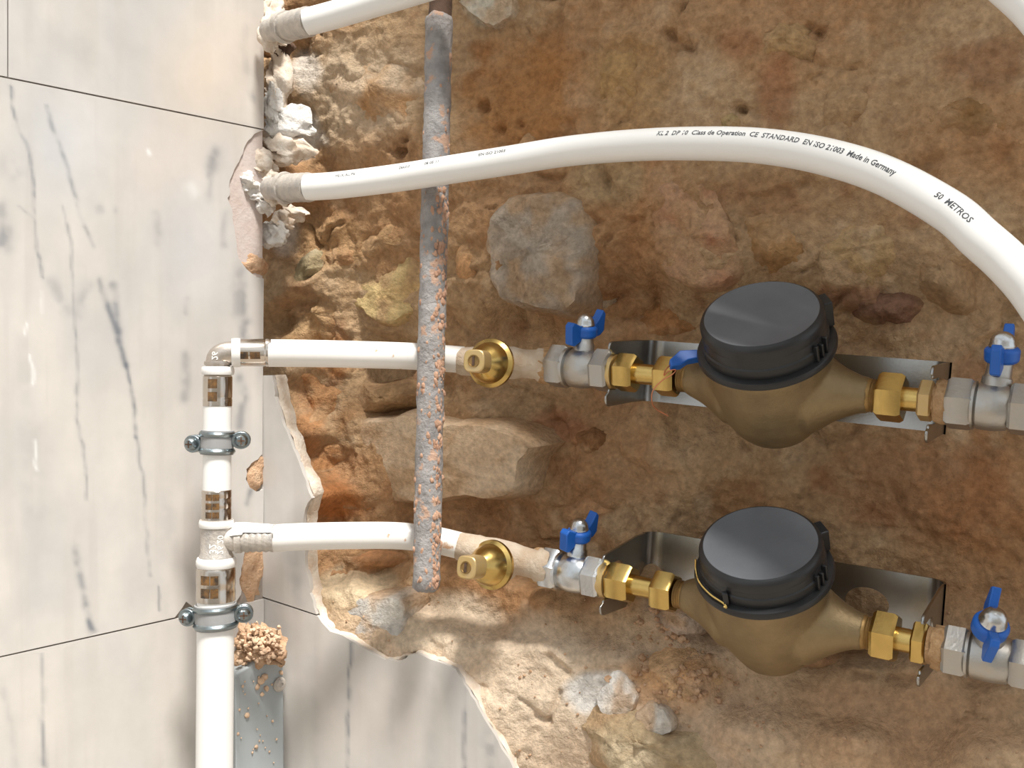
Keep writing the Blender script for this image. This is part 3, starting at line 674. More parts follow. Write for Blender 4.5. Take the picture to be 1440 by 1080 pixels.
build('branch_rim', MB().lathe(fe, [(rr(12), -.004), (rr(20), -.004), (rr(20.5), .001), (rr(20), .004), (rr(12), .004)]), 'collar', t)
s1 = build('press_sleeve', MB().lathe(fe, [(rr(15), .003), (rr(19.3), .004), (rr(19.6), le * .8), (rr(18.8), le * .84), (rr(19.8), le * .88), (rr(19.6), le), (rr(15), le)]), 'sleeve', t)
for k in range(2):
    mb = MB(); n = 5; a0, a1 = le * (.16 + .34 * k), le * (.45 + .34 * k)
    for q in range(n + 1):
        an = -.45 + .5 * q / n
        for h in (a0, a1): mb.v.append(e1 + be * h + (-Y_ * math.cos(an) + UZ * math.sin(an)) * rr(20.4))
    mb.f = [[2 * q, 2 * q + 1, 2 * q + 3, 2 * q + 2] for q in range(n)]
    build('sight_window', mb, 'window', s1, smooth=60)
letters('26', rr(12), on_riser(506, 17.2, -.2), 'collar', t)

# pipe clamps
def clamp(y, r, label, tilt):
    c = rp(y); ax = (AXR + RT * tilt).normalized(); fr = frame(c, ax, RT); hw = rr(15)
    t = thing('pipe_clamp', label, 'pipe clamp', c, 'zinc pipe clamps on the riser')
    build('band', MB().lathe(fr, [(rr(r), -hw), (rr(r + 4), -hw), (rr(r + 5.5), -hw * .8), (rr(r + 4), -hw * .58), (rr(r + 2.2), -hw * .5), (rr(r + 2.2), hw * .5), (rr(r + 4), hw * .58), (rr(r + 5.5), hw * .8), (rr(r + 4), hw), (rr(r), hw)], 48), 'zinc', t)
    build('lining', MB().lathe(fr, [(rr(r - 2), -hw * 1.15), (rr(r + 2.6), -hw * 1.12), (rr(r + 2.6), hw * 1.12), (rr(r - 2), hw * 1.15)], 40), 'rubber', t)
    for sgn in (-1, 1):
        base = c + RT * (sgn * rr(r + 13)) + Y_ * .002 + ax * (-rr(2) if sgn < 0 else rr(3))
        fe = frame(base, (-Y_ * 1 + RT * (.25 * sgn)).normalized(), RT)
        pts = [(rr(13) * math.cos(a) * (1 if math.cos(a) * sgn > 0 else 1.1), rr(12.5) * math.sin(a)) for a in [2 * math.pi * k / 20 for k in range(20)]]
        e = build('ear', MB().prism(fe, pts, -.006, -.001).prism(fe, pts, .001, .0045), 'zinc', t, bevel=.0008)
        s = build('screw', MB().lathe(fe, [(rr(5), -.012), (rr(5), .0045), (rr(9.5), .0045), (rr(9), .0075), (rr(6), .0098), (rr(2.2), .0102), (rr(2), .0085), (0, .0085)], 24), 'zinc', t)
        build('screw_slot', MB().box(fe, -rr(5), rr(5), -rr(1), rr(1), .0085, .0104).box(fe, -rr(1), rr(1), -rr(5), rr(5), .0085, .0104), 'rust_dark', s)
    q = c + Y_ * rr(r)
    wl = hit(*[float(v[0]) for v in proj_np(np.array([tuple(c)]))], C0, NL)
    d = (C0 - c).dot(NL)
    build('stud', MB().tube([c + Y_ * rr(r), c + Vector((-.3, 1, 0)) * (d / (NL.y - .3 * NL.x))], .004, 12), 'zinc', t)
    build('stud_nut', MB().hexa(frame(c + Y_ * rr(r + 4), Y_), .0075, 0, .01), 'zinc', t)
clamp(622, 20, 'zinc pipe clamp round the thin vertical pipe, below the elbow', .03)
clamp(866, 26, 'zinc pipe clamp round the thick riser pipe, below the tee', -.04)

# branch pipes
def pipe(name, px_pts, r, label, m='pipe', n=10, nseg=24):
    pts = spline([P(*p) for p in px_pts], n)
    o = build(name, MB().tube(pts, r, nseg), m, None, smooth=50); tag(o, label, 'pipe'); return o, pts
RB = .0131
pipe('branch_pipe', [(378,496.5,.949),(430,497,.955),(500,498.5,.962),(580,501,.970),(652,506,.974)], RB, 'straight white branch pipe from the elbow to the upper stop valve', 'pipe_dusty')
pipe('branch_pipe', [(380,757,.948),(430,754.5,.955),(500,753,.962),(560,753.5,.968),(610,759,.971),(650,768,.971)], RB, 'slightly bent white branch pipe from the tee to the lower stop valve', 'pipe_dusty')
c1, pts1 = pipe('curved_pipe', [(432,263.5,.972),(480,260,.962),(560,250,.94),(640,237.5,.914),(720,225,.893),(800,212.5,.868),(890,204.5,.825),(978,202,.78),(1067,205,.742),(1155,219,.705),(1244,247,.665),(1333,296,.622),(1378,335,.603),(1415,368,.592),(1448,404,.583),(1482,452,.576),(1525,510,.59),(1552,555,.63),(1545,582,.68),(1500,582,.722),(1448,578,.738)], .0130, 'long white printed pipe arching across the stone wall above the meters', n=12, nseg=32)
c2, pts2 = pipe('curved_pipe', [(432,31,.972),(480,18,.962),(560,-6,.94),(640,-30,.914),(800,-72,.868),(978,-108,.78),(1155,-115,.705),(1290,-95,.645),(1370,-58,.61),(1428,-14,.59),(1468,26,.575),(1505,80,.565),(1560,220,.555),(1630,450,.555),(1680,700,.58),(1670,880,.62),(1600,955,.675),(1530,955,.71),(1455,938,.738)], .0130, 'white pipe crossing the top left corner of the stone wall', n=12, nseg=32)
# print on the long pipe
cum = [0.]
for a, b in zip(pts1, pts1[1:]): cum.append(cum[-1] + (b - a).length)
cpx = proj_np(np.array([tuple(p) for p in pts1]))[0]
def on_pipe(x_start, phi, rad):
    L0 = float(np.interp(x_start, cpx[:170], cum[:170]))
    def f(x, y):
        l = L0 + x; i = min(max(int(np.searchsorted(cum, l)) - 1, 0), len(pts1) - 2); t = (l - cum[i]) / (cum[i + 1] - cum[i])
        p = pts1[i].lerp(pts1[i + 1], t); tg = (pts1[min(i + 2, len(pts1) - 1)] - pts1[max(i - 1, 0)]).normalized()
        up = (UZ - tg * tg.z).normalized(); fr = up.cross(tg)
        if fr.y > 0: fr = -fr
        a = phi + y / rad; return p + (fr * math.cos(a) + up * math.sin(a)) * (rad + .00012)
    return f
for x0, txt, ph, sz_ in [(480, 'PE-X/AL/PE', .42, .0046), (570, '26x3.0', .42, .0044), (606, '08 05 11', .42, .0044), (680, 'EN ISO 21003', .42, .0046), (935, 'KL 2  DP 10  Class de Operation  CE  STANDARD  EN ISO 21003  Made in Germany', .40, .0060), (1324, '50  METROS', .5, .0056)]:
    letters(txt, sz_, on_pipe(x0, ph, .0130), 'print', c1, 'print')

# end fittings of the curved pipes
def end_fitting(y0, pa, pb, label):
    a, b = P(*pa), P(*pb); ax = (b - a).normalized(); fr = frame(a, ax, UZ); L = (b - a).length; k = .97 / F
    t = thing('pipe_end_fitting', label, 'pipe fitting', a, 'press fittings in the corner')
    build('sleeve', MB().lathe(fr, [(17 * k, L * .36), (19.5 * k, L * .38)] + [((20.9 if q % 2 else 18.8) * k, L * (.42 + .07 * q)) for q in range(8)] + [(19 * k, L), (0, L)], 32), 'fitting_dusty', t)
    build('rim', MB().lathe(fr, [(14 * k, L * .26), (22 * k, L * .27), (23.5 * k, L * .32), (22 * k, L * .38), (14 * k, L * .39)], 32).noise(.0008, 200, 2), 'fitting_dusty', t)
    build('tail', MB().lathe(fr, [(0, -.008), (17 * k, -.008), (17 * k, L * .27), (0, L * .27)], 24), 'fitting_dusty', t)
end_fitting(263, (385, 265, 1.03), (438, 263.3, .970), 'dusty ridged fitting where the long printed pipe leaves the wall corner')
end_fitting(31, (384, 42, 1.03), (438, 29.5, .970), 'dusty ridged fitting at the top of the wall corner')

# ================================================================== RUSTY ROD
def rodp(t): return P(617.5 - 18.5 * t, 30 + 796 * t, .962 - .022 * t)
pts = [rodp(-.012), rodp(-.006)] + [rodp(k / 60) for k in range(61)] + [rodp(1.006)]
rad = [.0085, .0118] + [.0130] * 61 + [.009]
mb = MB().tube(pts, rad, 28).noise(.0016, 130, 9).noise(.0008, 420, 3)
t = thing('metal_rod', 'rusty grey metal conduit hanging upright in front of the stone wall', 'rod', rodp(1))
build('tube', mb, 'rust', t, smooth=60)
build('core', MB().tube([P(622, -130, .985), P(619, 10, .975), rodp(.01)], .0112, 18).noise(.001, 150, 5), 'rust_dark', t, smooth=60)
mb = MB()
for k in range(420):
    q = random.random(); q = .3 + .7 * q if random.random() < .92 else q
    a = random.gauss(.75, .35) if random.random() < .8 else random.uniform(-1.2, 1.2); c = rodp(q) + (RT * math.sin(a) - Y_ * math.cos(a)) * .0125
    r = random.uniform(.0006, .0024); lm = lump_mb(c, (X_ * r, Y_ * r * .6, Z_ * r * 1.5), (7, 5), .4, 300 + k); mb.add(lm.v, lm.f)
o = build('mortar_crust', mb, 'crust', t, smooth=60); o['kind'] = 'stuff'

# ================================================================== WATER METER ROWS
class Row:
    def __init__(s, p0, p1):
        s.p0, s.p1 = p0, p1; s.a = P(*p0); s.b = P(*p1); s.ax = (s.b - s.a).normalized()
        s.up = (UZ - s.ax * s.ax.z).normalized(); s.out = s.up.cross(s.ax)
        if s.out.y > 0: s.out = -s.out
        s.fr = frame(s.a, s.ax, s.up)
    def Y(s, x):
        q = (x - s.p0[0]) / (s.p1[0] - s.p0[0]); return 1 / ((1 - q) / s.p0[2] + q / s.p1[2])
    def pt(s, x):
        q = (x - s.p0[0]) / (s.p1[0] - s.p0[0]); return P(x, s.p0[1] + q * (s.p1[1] - s.p0[1]), s.Y(x))
    def H(s, x): return (s.pt(x) - s.a).dot(s.ax)
    def r(s, x, p): return p * s.Y(x) / F
    def lathe(s, mb, prof, n=36): return mb.lathe(s.fr, [(s.r(x, p), s.H(x)) for p, x in prof], n)
    def hexa(s, mb, x0, x1, p, rot=0.): return mb.hexa(s.fr, s.r((x0 + x1) / 2, p), s.H(x0), s.H(x1), rot)
RA = Row((775, 514, .958), (1340, 567, .768)); RBw = Row((785, 801, .958), (1345, 915, .768))

def stop_valve(R, x0, xb, x1, name_label, capdir):
    """dusty tee body with a brass bonnet towards the room"""
    t = thing('stop_valve', name_label, 'valve', P(*xb), 'built-in stop valves with brass bonnets')
    a, b = P(*x0), P(*x1); ax = (b - a).normalized(); fr = frame(a, ax, UZ); L = (b - a).length; k = .965 / F
    build('body', MB().lathe(fr, [(0, 0), (17 * k, 0), (20 * k, L * .05), (21 * k, L * .2), (22 * k, L * .24), (21 * k, L * .3), (23 * k, L * .42), (23 * k, L * .62), (20 * k, L * .72), (20 * k, L * .86), (23 * k, L * .89), (23 * k, L), (0, L)], 32).noise(.0012, 120, 6), 'hemp_white', t, smooth=60)
    c = P(*xb); d = (P(*capdir) - c).normalized(); fb = frame(c, d, UZ); D_ = (P(*capdir) - c).length
    build('neck', MB().lathe(fb, [(0, -.02), (24 * k, -.02), (25 * k, D_ * .1), (0, D_ * .12)], 32), 'hemp_white', t)
    build('bonnet', MB().lathe(fb, [(20 * k, -.002), (33 * k, -.001), (34.5 * k, .0015), (34 * k, .0045), (31 * k, .006), (29 * k, .007), (27 * k, D_ * .30), (22 * k, D_ * .46), (15.5 * k, D_ * .58), (13 * k, D_ * .64), (0, D_ * .64)], 44), 'brass', t)
    cap = build('spindle_cap', MB().prism(fb, [(15.5 * k * math.copysign(abs(math.cos(a_)) ** .62, math.cos(a_)), 15.5 * k * math.copysign(abs(math.sin(a_)) ** .62, math.sin(a_))) for a_ in [2 * math.pi * q / 32 + .3 for q in range(32)]], D_ * .58, D_), 'brass_dusty', t, bevel=.0012)
    build('slot', MB().lathe(fb, [(8.5 * k, D_ + .0001), (8.5 * k, D_ + .0008), (7 * k, D_ + .0008), (6.6 * k, D_ + .0002), (0, D_ + .0002)], 20), 'thread', cap)
    build('slot_key', MB().box(fb, -6 * k, 6 * k, -1.6 * k, 1.6 * k, D_ + .0002, D_ + .0012), 'rust_dark', cap)
    return t
M['hemp_white'] = mat('dusty_cast_body', (214, 200, 182), .85, col2=(188, 164, 138), nscale=60, namt=.35, bump=.7, bscale=240, bdist=.003, spec=.2)
stop_valve(RA, (643, 507, .973), (692, 511, .952), (772, 513.5, .958), 'upper stop valve with round brass bonnet, on the straight branch pipe', (666, 507.5, .915))
stop_valve(RBw, (640, 767, .971), (694, 794, .950), (770, 797, .958), 'lower stop valve with brass bonnet and squared cap, on the bent branch pipe', (655, 798, .912))

def ball_valve(R, x, label, wdir, up, hx, hm, dusty, scale=1., wt=7):
    """x = image columns: left hex start, left hex end, body end, right hex end; hm = handle centre (px, py)"""
    t = thing('ball_valve', label, 'valve', R.pt((x[1] + x[2]) / 2), 'ball valves with blue butterfly handles')
    m = 'chrome_dusty' if dusty else 'chrome'; xm = (x[1] + x[2]) / 2; h = hx
    build('body', R.lathe(MB(), [(0, x[1] - 2), (h * .86, x[1] - 1), (h * .9, x[1] + 3), (h * 1.0, x[1] + 6), (h * 1.04, xm - 3), (h * 1.04, xm + 5), (h * .98, x[2] - 4), (h * .9, x[2]), (0, x[2] + 1)]), m, t)
    build('hex_end', R.hexa(MB(), x[0], x[1], h, .26), m, t)
    build('hex_end', R.hexa(MB(), x[2], x[3], h, .26), m, t)
    build('seam_ring', R.lathe(MB(), [(h * .9, x[1] - 3), (h * 1.05, x[1] - 2), (h * 1.05, x[1] + 2), (h * .9, x[1] + 3)]), m, t)
    # hemp and dust around the thread
    d = R.H(x[0]); 
    mb = MB().lathe(R.fr, [(R.r(x[0], h * .6), d - R.r(x[0], 16)), (R.r(x[0], h * .92), d - R.r(x[0], 14)), (R.r(x[0], h * .96), d - R.r(x[0], 6)), (R.r(x[0], h * .9), d + .002)], 36).noise(.0022, 170, 8)
    build('hemp_wrap', mb, 'hemp', t, smooth=60)
    xs = hm[0]; k = R.Y(xs) / F * scale
    c = P(hm[0], hm[1], R.Y(xm) + hm[2]); up = Vector(up).normalized(); b0 = R.pt(xm)
    build('stem', MB().lathe(frame(b0, (c - b0).normalized()), [(0, 0), (15 * k, 0), (15 * k, R.r(xm, h) + .004), (13 * k, R.r(xm, h) + .006), (12 * k, (c - b0).length), (0, (c - b0).length)], 24), m, t)
    fh = frame(c, up, wdir)          # x = towards the front wing
    hd = build('handle', MB().lathe(fh, [(0, -8 * k), (14 * k, -8 * k), (17 * k, -5 * k), (17.5 * k, 6 * k), (15 * k, 9 * k), (0, 9 * k)], 28)
          .prism(fh @ Matrix(((1, 0, 0, 0), (0, 0, -1, 0), (0, 1, 0, 0), (0, 0, 0, 1))), [(10 * k, -9 * k), (26 * k, -17 * k), (32 * k, -14 * k), (33 * k, 12 * k), (28 * k, 17 * k), (12 * k, 10 * k)], -wt * k, wt * k)
          .prism(fh @ Matrix(((-1, 0, 0, 0), (0, 0, 1, 0), (0, 1, 0, 0), (0, 0, 0, 1))), [(10 * k, -9 * k), (24 * k, -6 * k), (31 * k, 0 * k), (33 * k, 24 * k), (28 * k, 30 * k), (20 * k, 18 * k), (12 * k, 10 * k)], -wt * k, wt * k), 'blue', t, bevel=.001)
    build('dome_nut', MB().lathe(fh, [(0, 8 * k), (13 * k, 8 * k), (13.5 * k, 11 * k), (12.5 * k, 13 * k), (12 * k, 17 * k), (9.5 * k, 22 * k), (5 * k, 25 * k), (0, 26 * k)], 28), 'chrome', t)
    return t
wl_ = Vector((-.55, -.83, 0))
ball_valve(RA, (776, 800, 838, 862), 'ball valve left of the upper meter, blue handle level', (-.75, -.65, 0), (.02, -.22, 1), 27, (823, 467, 0), True, 1.0)
ball_valve(RBw, (766, 790, 826, 850), 'ball valve left of the lower meter, blue handle on a bare chrome stem', (-.7, -.7, 0), (.05, -.25, 1), 27, (814, 753, 0), False, 1.0)
ball_valve(RA, (1332, 1370, 1420, 1452), 'ball valve right of the upper meter, cut by the picture edge', (-.6, -.8, 0), (-.05, -.2, 1), 33, (1409, 500, 0), True, 1.35, 5)
ball_valve(RBw, (1328, 1362, 1422, 1462), 'ball valve right of the lower meter, blue wings turned front to back', (-.28, -.95, -.1), (-.02, -.62, .80), 33, (1392, 883, -.01), True, 1.4, 4.5)

def union(R, parts, label):
    t = thing('union_coupling', label, 'pipe fitting', R.pt(parts[0][1]), 'brass union couplings')
    for kind, x0, x1, p, m in parts:
        if kind == 'nut': build('hex_nut', R.hexa(MB(), x0, x1, p, .2), m, t)
        elif kind == 'ring': build('ring', R.lathe(MB(), [(p * .7, x0), (p, x0 + 1), (p, x1 - 1), (p * .7, x1)]), m, t)
        else: build('sleeve', R.lathe(MB(), [(0, x0 - 6), (p, x0 - 5), (p, x1 + 6), (0, x1 + 7)]), m, t)
union(RA, [('ring', 856, 868, 25, 'brass_dusty'), ('nut', 869, 896, 24, 'brass'), ('sleeve', 896, 934, 14.5, 'brass'), ('nut', 926, 954, 25, 'brass')], 'brass union between the left valve and the upper meter')
union(RBw, [('ring', 846, 858, 26, 'brass_dusty'), ('nut', 859, 890, 25, 'brass'), ('sleeve', 888, 928, 14.5, 'brass'), ('nut', 922, 950, 26, 'brass')], 'brass union between the left valve and the lower meter')
union(RA, [('nut', 1235, 1272, 31, 'brass'), ('sleeve', 1270, 1296, 17, 'brass'), ('nut', 1293, 1313, 26, 'brass_dusty'), ('ring', 1312, 1332, 24, 'hemp')], 'brass union between the upper meter and the right valve')
union(RBw, [('nut', 1228, 1262, 32, 'brass'), ('sleeve', 1260, 1288, 17, 'brass'), ('nut', 1284, 1304, 28, 'brass'), ('ring', 1304, 1328, 26, 'hemp')], 'brass union between the lower meter and the right valve')

def meter(R, xl, xr, xc, rim_px, lid_px, tow, label, variant, off):
    """xl/xr: where the ports end; rim_px / lid_px: image positions of the rim centre and of the lid's top centre"""
    ctr = R.pt(xc); ry = (ctr - CAM).normalized()
    dv = (RT * (lid_px[0] - rim_px[0]) - UPC * (lid_px[1] - rim_px[1])).normalized()
    u = dv * math.sqrt(1 - tow * tow) - ry * tow
    u = (u - R.ax * u.dot(R.ax)).normalized()
    k = R.Y(xc) / F
    fo = ctr + u * (off * k)                    # plane of the rim
    fr = frame(fo, u, R.ax); t = thing('water_meter', label, 'water meter', ctr, 'brass water meters with black lids')
    body = MB().lathe(fr, [(0, 2 * k), (84 * k, 2 * k), (86 * k, -4 * k), (86 * k, -12 * k), (85 * k, -24 * k), (83 * k, -52 * k), (79 * k, -78 * k), (73 * k, -102 * k), (63 * k, -124 * k), (50 * k, -(off + 74) * k), (30 * k, -(off + 83) * k), (0, -(off + 86) * k)], 64)
    for sgn, xe, tr in ((-1, xl, 20), (1, xr, 24)):
        fd = frame(ctr, R.ax * sgn, u); L = abs(R.H(xe) - R.H(xc)); q = R.Y(xe) / F
        body.lathe(fd, [(0, 0), (60 * k, 30 * k), (60 * k, 62 * k), (45 * k, 82 * k), (35 * k, 98 * k), (max(tr + 3, 26) * q, L * .84), (tr * q * 1.08, L * .92), (0, L * .93)], 44)
        build('port_thread', MB().lathe(fd, [(0, L * .9), (tr * q * 1.02, L * .9)] + [((tr - (1.4 if z % 2 else 0)) * q, L * (.925 + .0125 * z)) for z in range(7)] + [(0, L * 1.01)], 44), 'thread', t, smooth=50)
    b = build('body', body, 'brass_dull', t, smooth=50)
    md = b.modifiers.new('cast', 'REMESH'); md.mode = 'VOXEL'; md.voxel_size = .0017; md.use_smooth_shade = True
    md = b.modifiers.new('soft', 'SMOOTH'); md.factor = .5; md.iterations = 14
    build('rim', MB().lathe(fr, [(80 * k, -3 * k), (90 * k, -3 * k), (93.5 * k, 0), (94 * k, 5 * k), (92 * k, 9 * k), (88 * k, 10 * k), (80 * k, 11 * k)], 72), 'black', t)
    hs = 56 if variant == 0 else 50
    build('register_wall', MB().lathe(fr, [(84 * k, 6 * k), (84.5 * k, 24 * k), (82.5 * k, 26 * k), (82 * k, hs * .7 * k), (80 * k, hs * .8 * k)], 72), 'black', t)
    lid = build('lid', MB().lathe(fr, [(79 * k, hs * .66 * k), (82 * k, hs * .68 * k), (82.5 * k, hs * .9 * k), (80 * k, hs * k), (76 * k, (hs + 2.5) * k), (73 * k, (hs + 2.2) * k), (73 * k, (hs - 3) * k)], 72), 'black', t)
    build('lid_face', MB().lathe(fr, [(75.5 * k, (hs + 2.6) * k), (73 * k, (hs + 2.4) * k), (70 * k, (hs + 1) * k), (40 * k, (hs + .6) * k), (0, (hs + .6) * k)], 72), 'lid', lid)
    # latch ribs at the front right, hinge at the back right
    def at(ang, r, h): return fo + (fr.to_3x3() @ Vector((math.cos(ang) * r, math.sin(ang) * r, 0))) * k + u * (h * k)
    fa = None
    for a in np.linspace(0, 2 * math.pi, 73):
        p = at(a, 84, 30); sc = (p - fo).normalized().dot(-ry) + .9 * (p - fo).normalized().dot(RT)
        if fa is None or sc > fa[0]: fa = (sc, a)
    fa = fa[1]
    for j, da in enumerate((-.13, 0, .13)):
        p = at(fa + da, 83, 0); fx = frame(p, u, (p - fo)); build('latch_rib', MB().box(fx, -1 * k, 6 * k, -2 * k, 2 * k, 9 * k, (34 if j != 1 else 30) * k), 'black', t, bevel=.0006)
    p = at(fa + (.9 if (at(fa + .9, 84, 0) - fo).dot(ry) > (at(fa - .9, 84, 0) - fo).dot(ry) else -.9), 84, 0); fx = frame(p, u, p - fo)
    build('hinge', MB().box(fx, -4 * k, 9 * k, -13 * k, 13 * k, 12 * k, hs * .9 * k), 'black', t, bevel=.001)
    return t, fr, fo, u, k
tA, frA, foA, uA, kA = meter(RA, 957, 1236, 1086, (1085, 503), (1067, 453), .50, 'upper water meter, brass body with tilted black lid', 0, 67)
tB, frB, foB, uB, kB = meter(RBw, 952, 1229, 1082, (1076, 816), (1066, 764), .53, 'lower water meter, brass body with black lid and a seal wire', 1, 76)

# seal wire on the lower meter
def on_img(px, py, Y): return P(px, py, Y)
def around(a, r, h):
    q = -(CAM - foB) ; q = -(q - uB * q.dot(uB)).normalized(); w_ = uB.cross(q); w_ = w_ if w_.x < 0 else -w_
    return foB + (q * math.cos(a) + w_ * math.sin(a)) * (r * kB) + uB * (h * kB)
pts = spline([around(1.55, 88, 34), around(1.5, 90, 20), around(1.25, 91, 17), around(.95, 90, 15), around(.68, 90, 13), around(.62, 92, 10), around(.66, 93, 11)], 6)
build('seal_wire', MB().tube(pts, .0009, 8), 'brass', tB)
build('seal_post', MB().box(frame(around(.66, 87, 10), uB, RT), -.002, .002, -.002, .002, -.002, .012), 'black', tB)
# blue seal tag with its copper wire, by the upper meter
Yt = RA.Y(960) - .028
ft = frame(P(964, 505, Yt), (-Y_ * .8 + UZ * .6), (RT + UZ * .16))
t = thing('seal_tag', 'blue plastic seal tag wired on beside the upper meter', 'seal', P(964, 505, Yt))
k = Yt / F
build('tag_body', MB().prism(ft, [(-24 * k, -13 * k), (-24 * k, -2 * k), (-6 * k, 12 * k), (24 * k, 10 * k), (24 * k, -4 * k), (2 * k, -6 * k), (-10 * k, -13 * k)], -.004, .004), 'blue', t, bevel=.001)
pts = spline([P(942, 514, Yt - .004), P(936, 520, Yt - .006), P(934, 528, Yt - .004), P(940, 522, Yt - .006), P(950, 520, Yt - .006), P(946, 526, Yt - .008), P(930, 536, Yt - .008), P(918, 550, Yt - .008), P(917, 566, Yt - .01), P(924, 576, Yt - .01), P(940, 585, Yt - .012)], 6)
build('copper_wire', MB().tube(pts, .0006, 7), 'copper', t)

# ================================================================== STAINLESS BRACKETS
def bracket(R, xl, xr, back, hf, label, hole, rise):
    """back plate behind the meter with two slotted flanges bent forward to hold the unions"""
    t = thing('meter_bracket', label, 'bracket', R.pt(xl) - R.out * back, 'stainless steel meter brackets')
    L = R.H(xr) - R.H(xl); th = .0022; o = R.pt(xl)
    fr = Matrix((R.ax, R.up, R.out)).transposed().to_4x4(); fr.translation = o     # x along, y up, z out
    hb = hf
    # back plate (with the slot hole on the right, if any)
    Rr = .014
    def arc(cx, cy, r, a0, a1, n=6): return [(cx + r * math.cos(a0 + (a1 - a0) * q / n), cy + r * math.sin(a0 + (a1 - a0) * q / n)) for q in range(n + 1)]
    outer = [(L - Rr, hb), (Rr, hb), (Rr, -hb), (L - Rr, -hb)]
    if hole:
        hx, hy, hw, hh = hole; n = 24
        hp = [(hx + hw * math.cos(2 * math.pi * q / n), hy + hh * math.sin(2 * math.pi * q / n)) for q in range(n)]
        vs = [Vector(p) for p in outer] + [Vector(p) for p in hp]; m = len(outer)
        es = [(i, (i + 1) % m) for i in range(m)] + [(m + i, m + (i + 1) % n) for i in range(n)]
        r = delaunay_2d_cdt(vs, es, [], 1, 1e-7)
        fs = [f for f in r[2] if not in_poly(np.array([sum(r[0][i][0] for i in f) / 3]), np.array([sum(r[0][i][1] for i in f) / 3]), hp)[0]]
        q = len(r[0]); mb = MB(); mb.v = [fr @ Vector((v[0], v[1], -back)) for v in r[0]] + [fr @ Vector((v[0], v[1], -back - th)) for v in r[0]]
        mb.f = [list(f) for f in fs] + [[i + q for i in f][::-1] for f in fs]
        for loop in (range(m), range(m, m + n)):
            loop = list(loop)
            for a, b in zip(loop, loop[1:] + loop[:1]): mb.f.append([a, b, b + q, a + q])
    else:
        mb = MB().prism(fr, outer, -back - th, -back)
    build('back_plate', mb, 'steel', t, smooth=30)
    # flanges: profile in (z out, y up), slot for the pipe open to the front
    for x0, sg in ((0, 1), (L, -1)):
        ff = Matrix((R.out, R.up, R.ax)).transposed().to_4x4(); ff.translation = o + R.ax * x0
        fr_, sl = .018, .0165 if sg > 0 else .0185
        ht = rise
        prof = [(-back + Rr, hb), (-back + .034, hb)] + arc(fr_ - .006, ht - .006, .006, math.pi / 2, -.2, 4) + arc(fr_ - .008, sl + .002, .003, 0, -math.pi / 2, 3) + arc(-.012, 0, sl, math.pi / 2, 3 * math.pi / 2, 8) + arc(fr_ - .008, -sl - .002, .003, math.pi / 2, 0, 3) + arc(fr_ - .008, -ht + .004, .008, .2, -math.pi / 2, 5) + [(-back + .034, -hb), (-back + Rr, -hb)]
        build('flange', MB().prism(ff, prof, -th / 2, th / 2), 'steel', t, smooth=30, bevel=.0006)
        # rounded bend between plate and flange
        mbb = MB(); nb = 10
        for q in range(nb + 1):
            a = math.pi / 2 * q / nb; r0 = Rr
            for rr_ in (r0, r0 + th):
                for y in (-hb, hb):
                    mbb.v.append(fr @ Vector((x0 + sg * (r0 - rr_ * math.cos(a)), y, -back + r0 - rr_ * math.sin(a))))
        for q in range(nb):
            b_ = q * 4; n_ = b_ + 4
            mbb.f += [[b_, b_ + 1, n_ + 1, n_], [b_ + 2, b_ + 3, n_ + 3, n_ + 2], [b_, b_ + 2, n_ + 2, n_], [b_ + 1, b_ + 3, n_ + 3, n_ + 1]]
        build('bend', mbb, 'steel', t, smooth=50)
    return t
bracket(RA, 866, 1312, .075, .030, 'stainless bracket holding the upper meter against the stone', None, .028)
bracket(RBw, 858, 1300, .085, .034, 'stainless bracket holding the lower meter, round hole in its plate', (.212, .002, .019, .014), .027)

# ================================================================== GREY TRUNKING
a = tz(331, 948, .03); b = tz(399, 930, .03); zb = -1.15
t = thing('cable_trunking', 'grey plastic trunking standing in the wall corner, right of the riser', 'trunking', WL(a[0], zb, 0))
fr = Matrix((LD, UZ, NL)).transposed().to_4x4(); fr.translation = C0
mid = tz(372, 921, .03)
outl = [(a[0], zb), (b[0], zb), (b[0], b[1] - .004), (b[0] - .006, mid[1]), (mid[0] - .01, mid[1] - .002), (a[0] + .016, a[1] + .004), (a[0], a[1])]
build('cover', MB().prism(fr, outl, .002, .030), 'pvc', t, bevel=.002)
build('edge_rib', MB().box(fr, a[0] - .001, a[0] + .004, zb, a[1] - .004, .001, .0312), 'pvc', t, bevel=.001)
sc_ = tz(392, 962, .03); fs = frame(WL(sc_[0], sc_[1], .03), NL, UZ)
build('screw', MB().lathe(fs, [(0, -.001), (.0075, 0), (.0078, .002), (.0055, .0045), (.0025, .005), (.0022, .0035), (0, .0035)], 24), 'fitting_dusty', t)
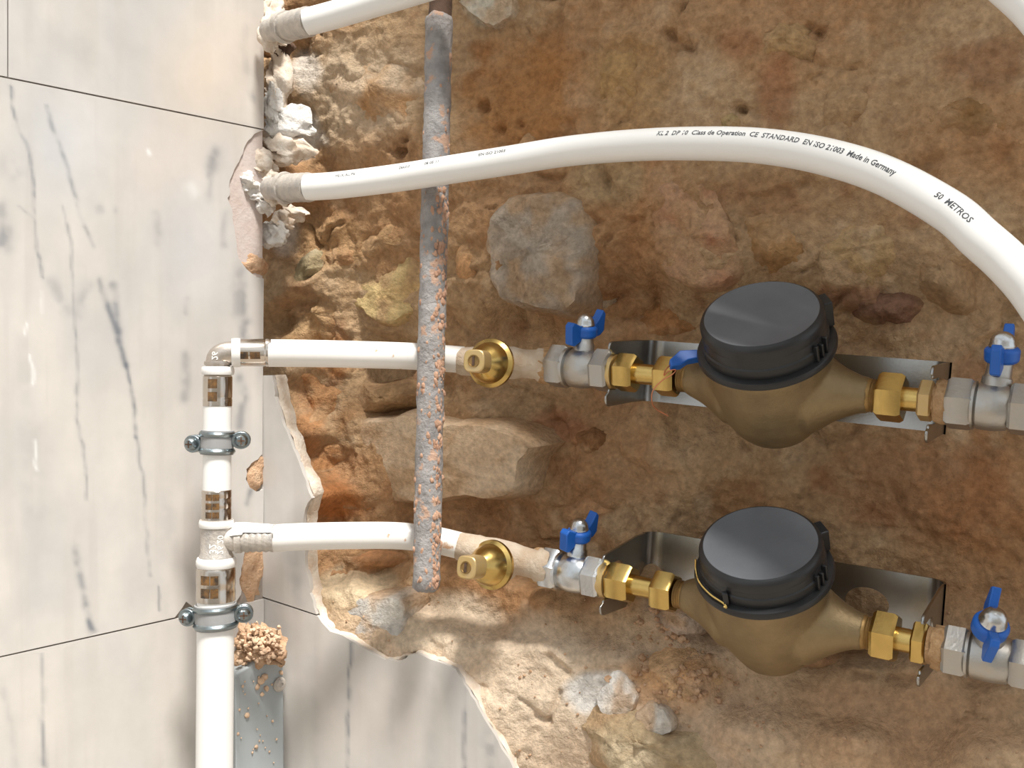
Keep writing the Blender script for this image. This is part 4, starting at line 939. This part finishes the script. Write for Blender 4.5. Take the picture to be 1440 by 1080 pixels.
# heap of mortar lying on the trunking
c = P(364, 912, 1.035)
h = thing('mortar_heap', 'heap of orange mortar crumbs lying on top of the grey trunking', 'rubble', c)
hm = MB()
for x, y, rx, ry, sd_ in [(350, 918, .016, .014, 1), (372, 906, .018, .018, 2), (388, 922, .010, .010, 3), (360, 892, .012, .010, 4), (342, 900, .010, .012, 5)]:
    lm = lump_mb(P(x, y, 1.04), (RT * rx, Y_ * .011, UZ * ry), (26, 18), .5, 70 + sd_).noise(.005, 80, sd_).noise(.002, 260, sd_); hm.add(lm.v, lm.f)
build('heap', hm, 'heap', h, smooth=60)
mb = MB()
for k in range(170):
    q = P(random.gauss(365, 15), random.gauss(908, 13), 1.026 + random.uniform(-.004, .01)); r = random.uniform(.0008, .0034)
    lm = lump_mb(q, (X_ * r, Y_ * r, Z_ * r * .8), (7, 5), .5, 500 + k); mb.add(lm.v, lm.f)
o = build('crumbs', mb, 'stone_crumb', h, smooth=60); o['kind'] = 'stuff'
# crumbs stuck to the trunking face
mb = MB()
for x, y, r in [(366, 958, 6), (372, 952, 5), (362, 966, 4), (374, 968, 4), (368, 976, 3), (347, 1006, 3.5), (336, 998, 2), (360, 1050, 3), (395, 946, 3.5), (334, 1032, 2.5), (383, 1014, 2), (341, 965, 2), (324, 1070, 3)] + [(random.uniform(336, 396), random.uniform(950, 1090), random.uniform(.8, 1.6)) for _ in range(24)]:
    q = tz(x, y, .0305); lm = lump_mb(WL(*q, .031), (LD * r / 1400, NL * r / 1800, UZ * r / 1400), (8, 6), .4, int(x * 3 + y)); mb.add(lm.v, lm.f)
o = build('dust_crumbs', mb, 'stone_crumb', t, smooth=60); o['kind'] = 'stuff'

# crumbs of mortar and gravel lying on the ledge of the recess
mb = MB(); cr = random.Random(5)
spots = [(cr.uniform(460, 1430), cr.uniform(835, 1075)) for _ in range(150)] + [(cr.gauss(960, 28), cr.gauss(868, 18)) for _ in range(130)] + [(cr.gauss(960, 40), cr.gauss(965, 20)) for _ in range(70)]
for i, (x, y) in enumerate(spots):
    if in_poly(np.array([x]), np.array([y]), TILE_POLY)[0]: continue
    d = .05
    for _ in range(5): q = sz(x, y, d); d = float(depth_at(*q))
    r = cr.uniform(.0005, .0015) if i < 150 else cr.uniform(.001, .0042)
    lm = lump_mb(W(*q, d - r * .3), (X_ * r, Y_ * r, Z_ * r * .8), (8, 6), .5, 900 + i); mb.add(lm.v, lm.f)
o = build('ledge_crumbs', mb, 'heap', wall_r, smooth=60); o['kind'] = 'stuff'
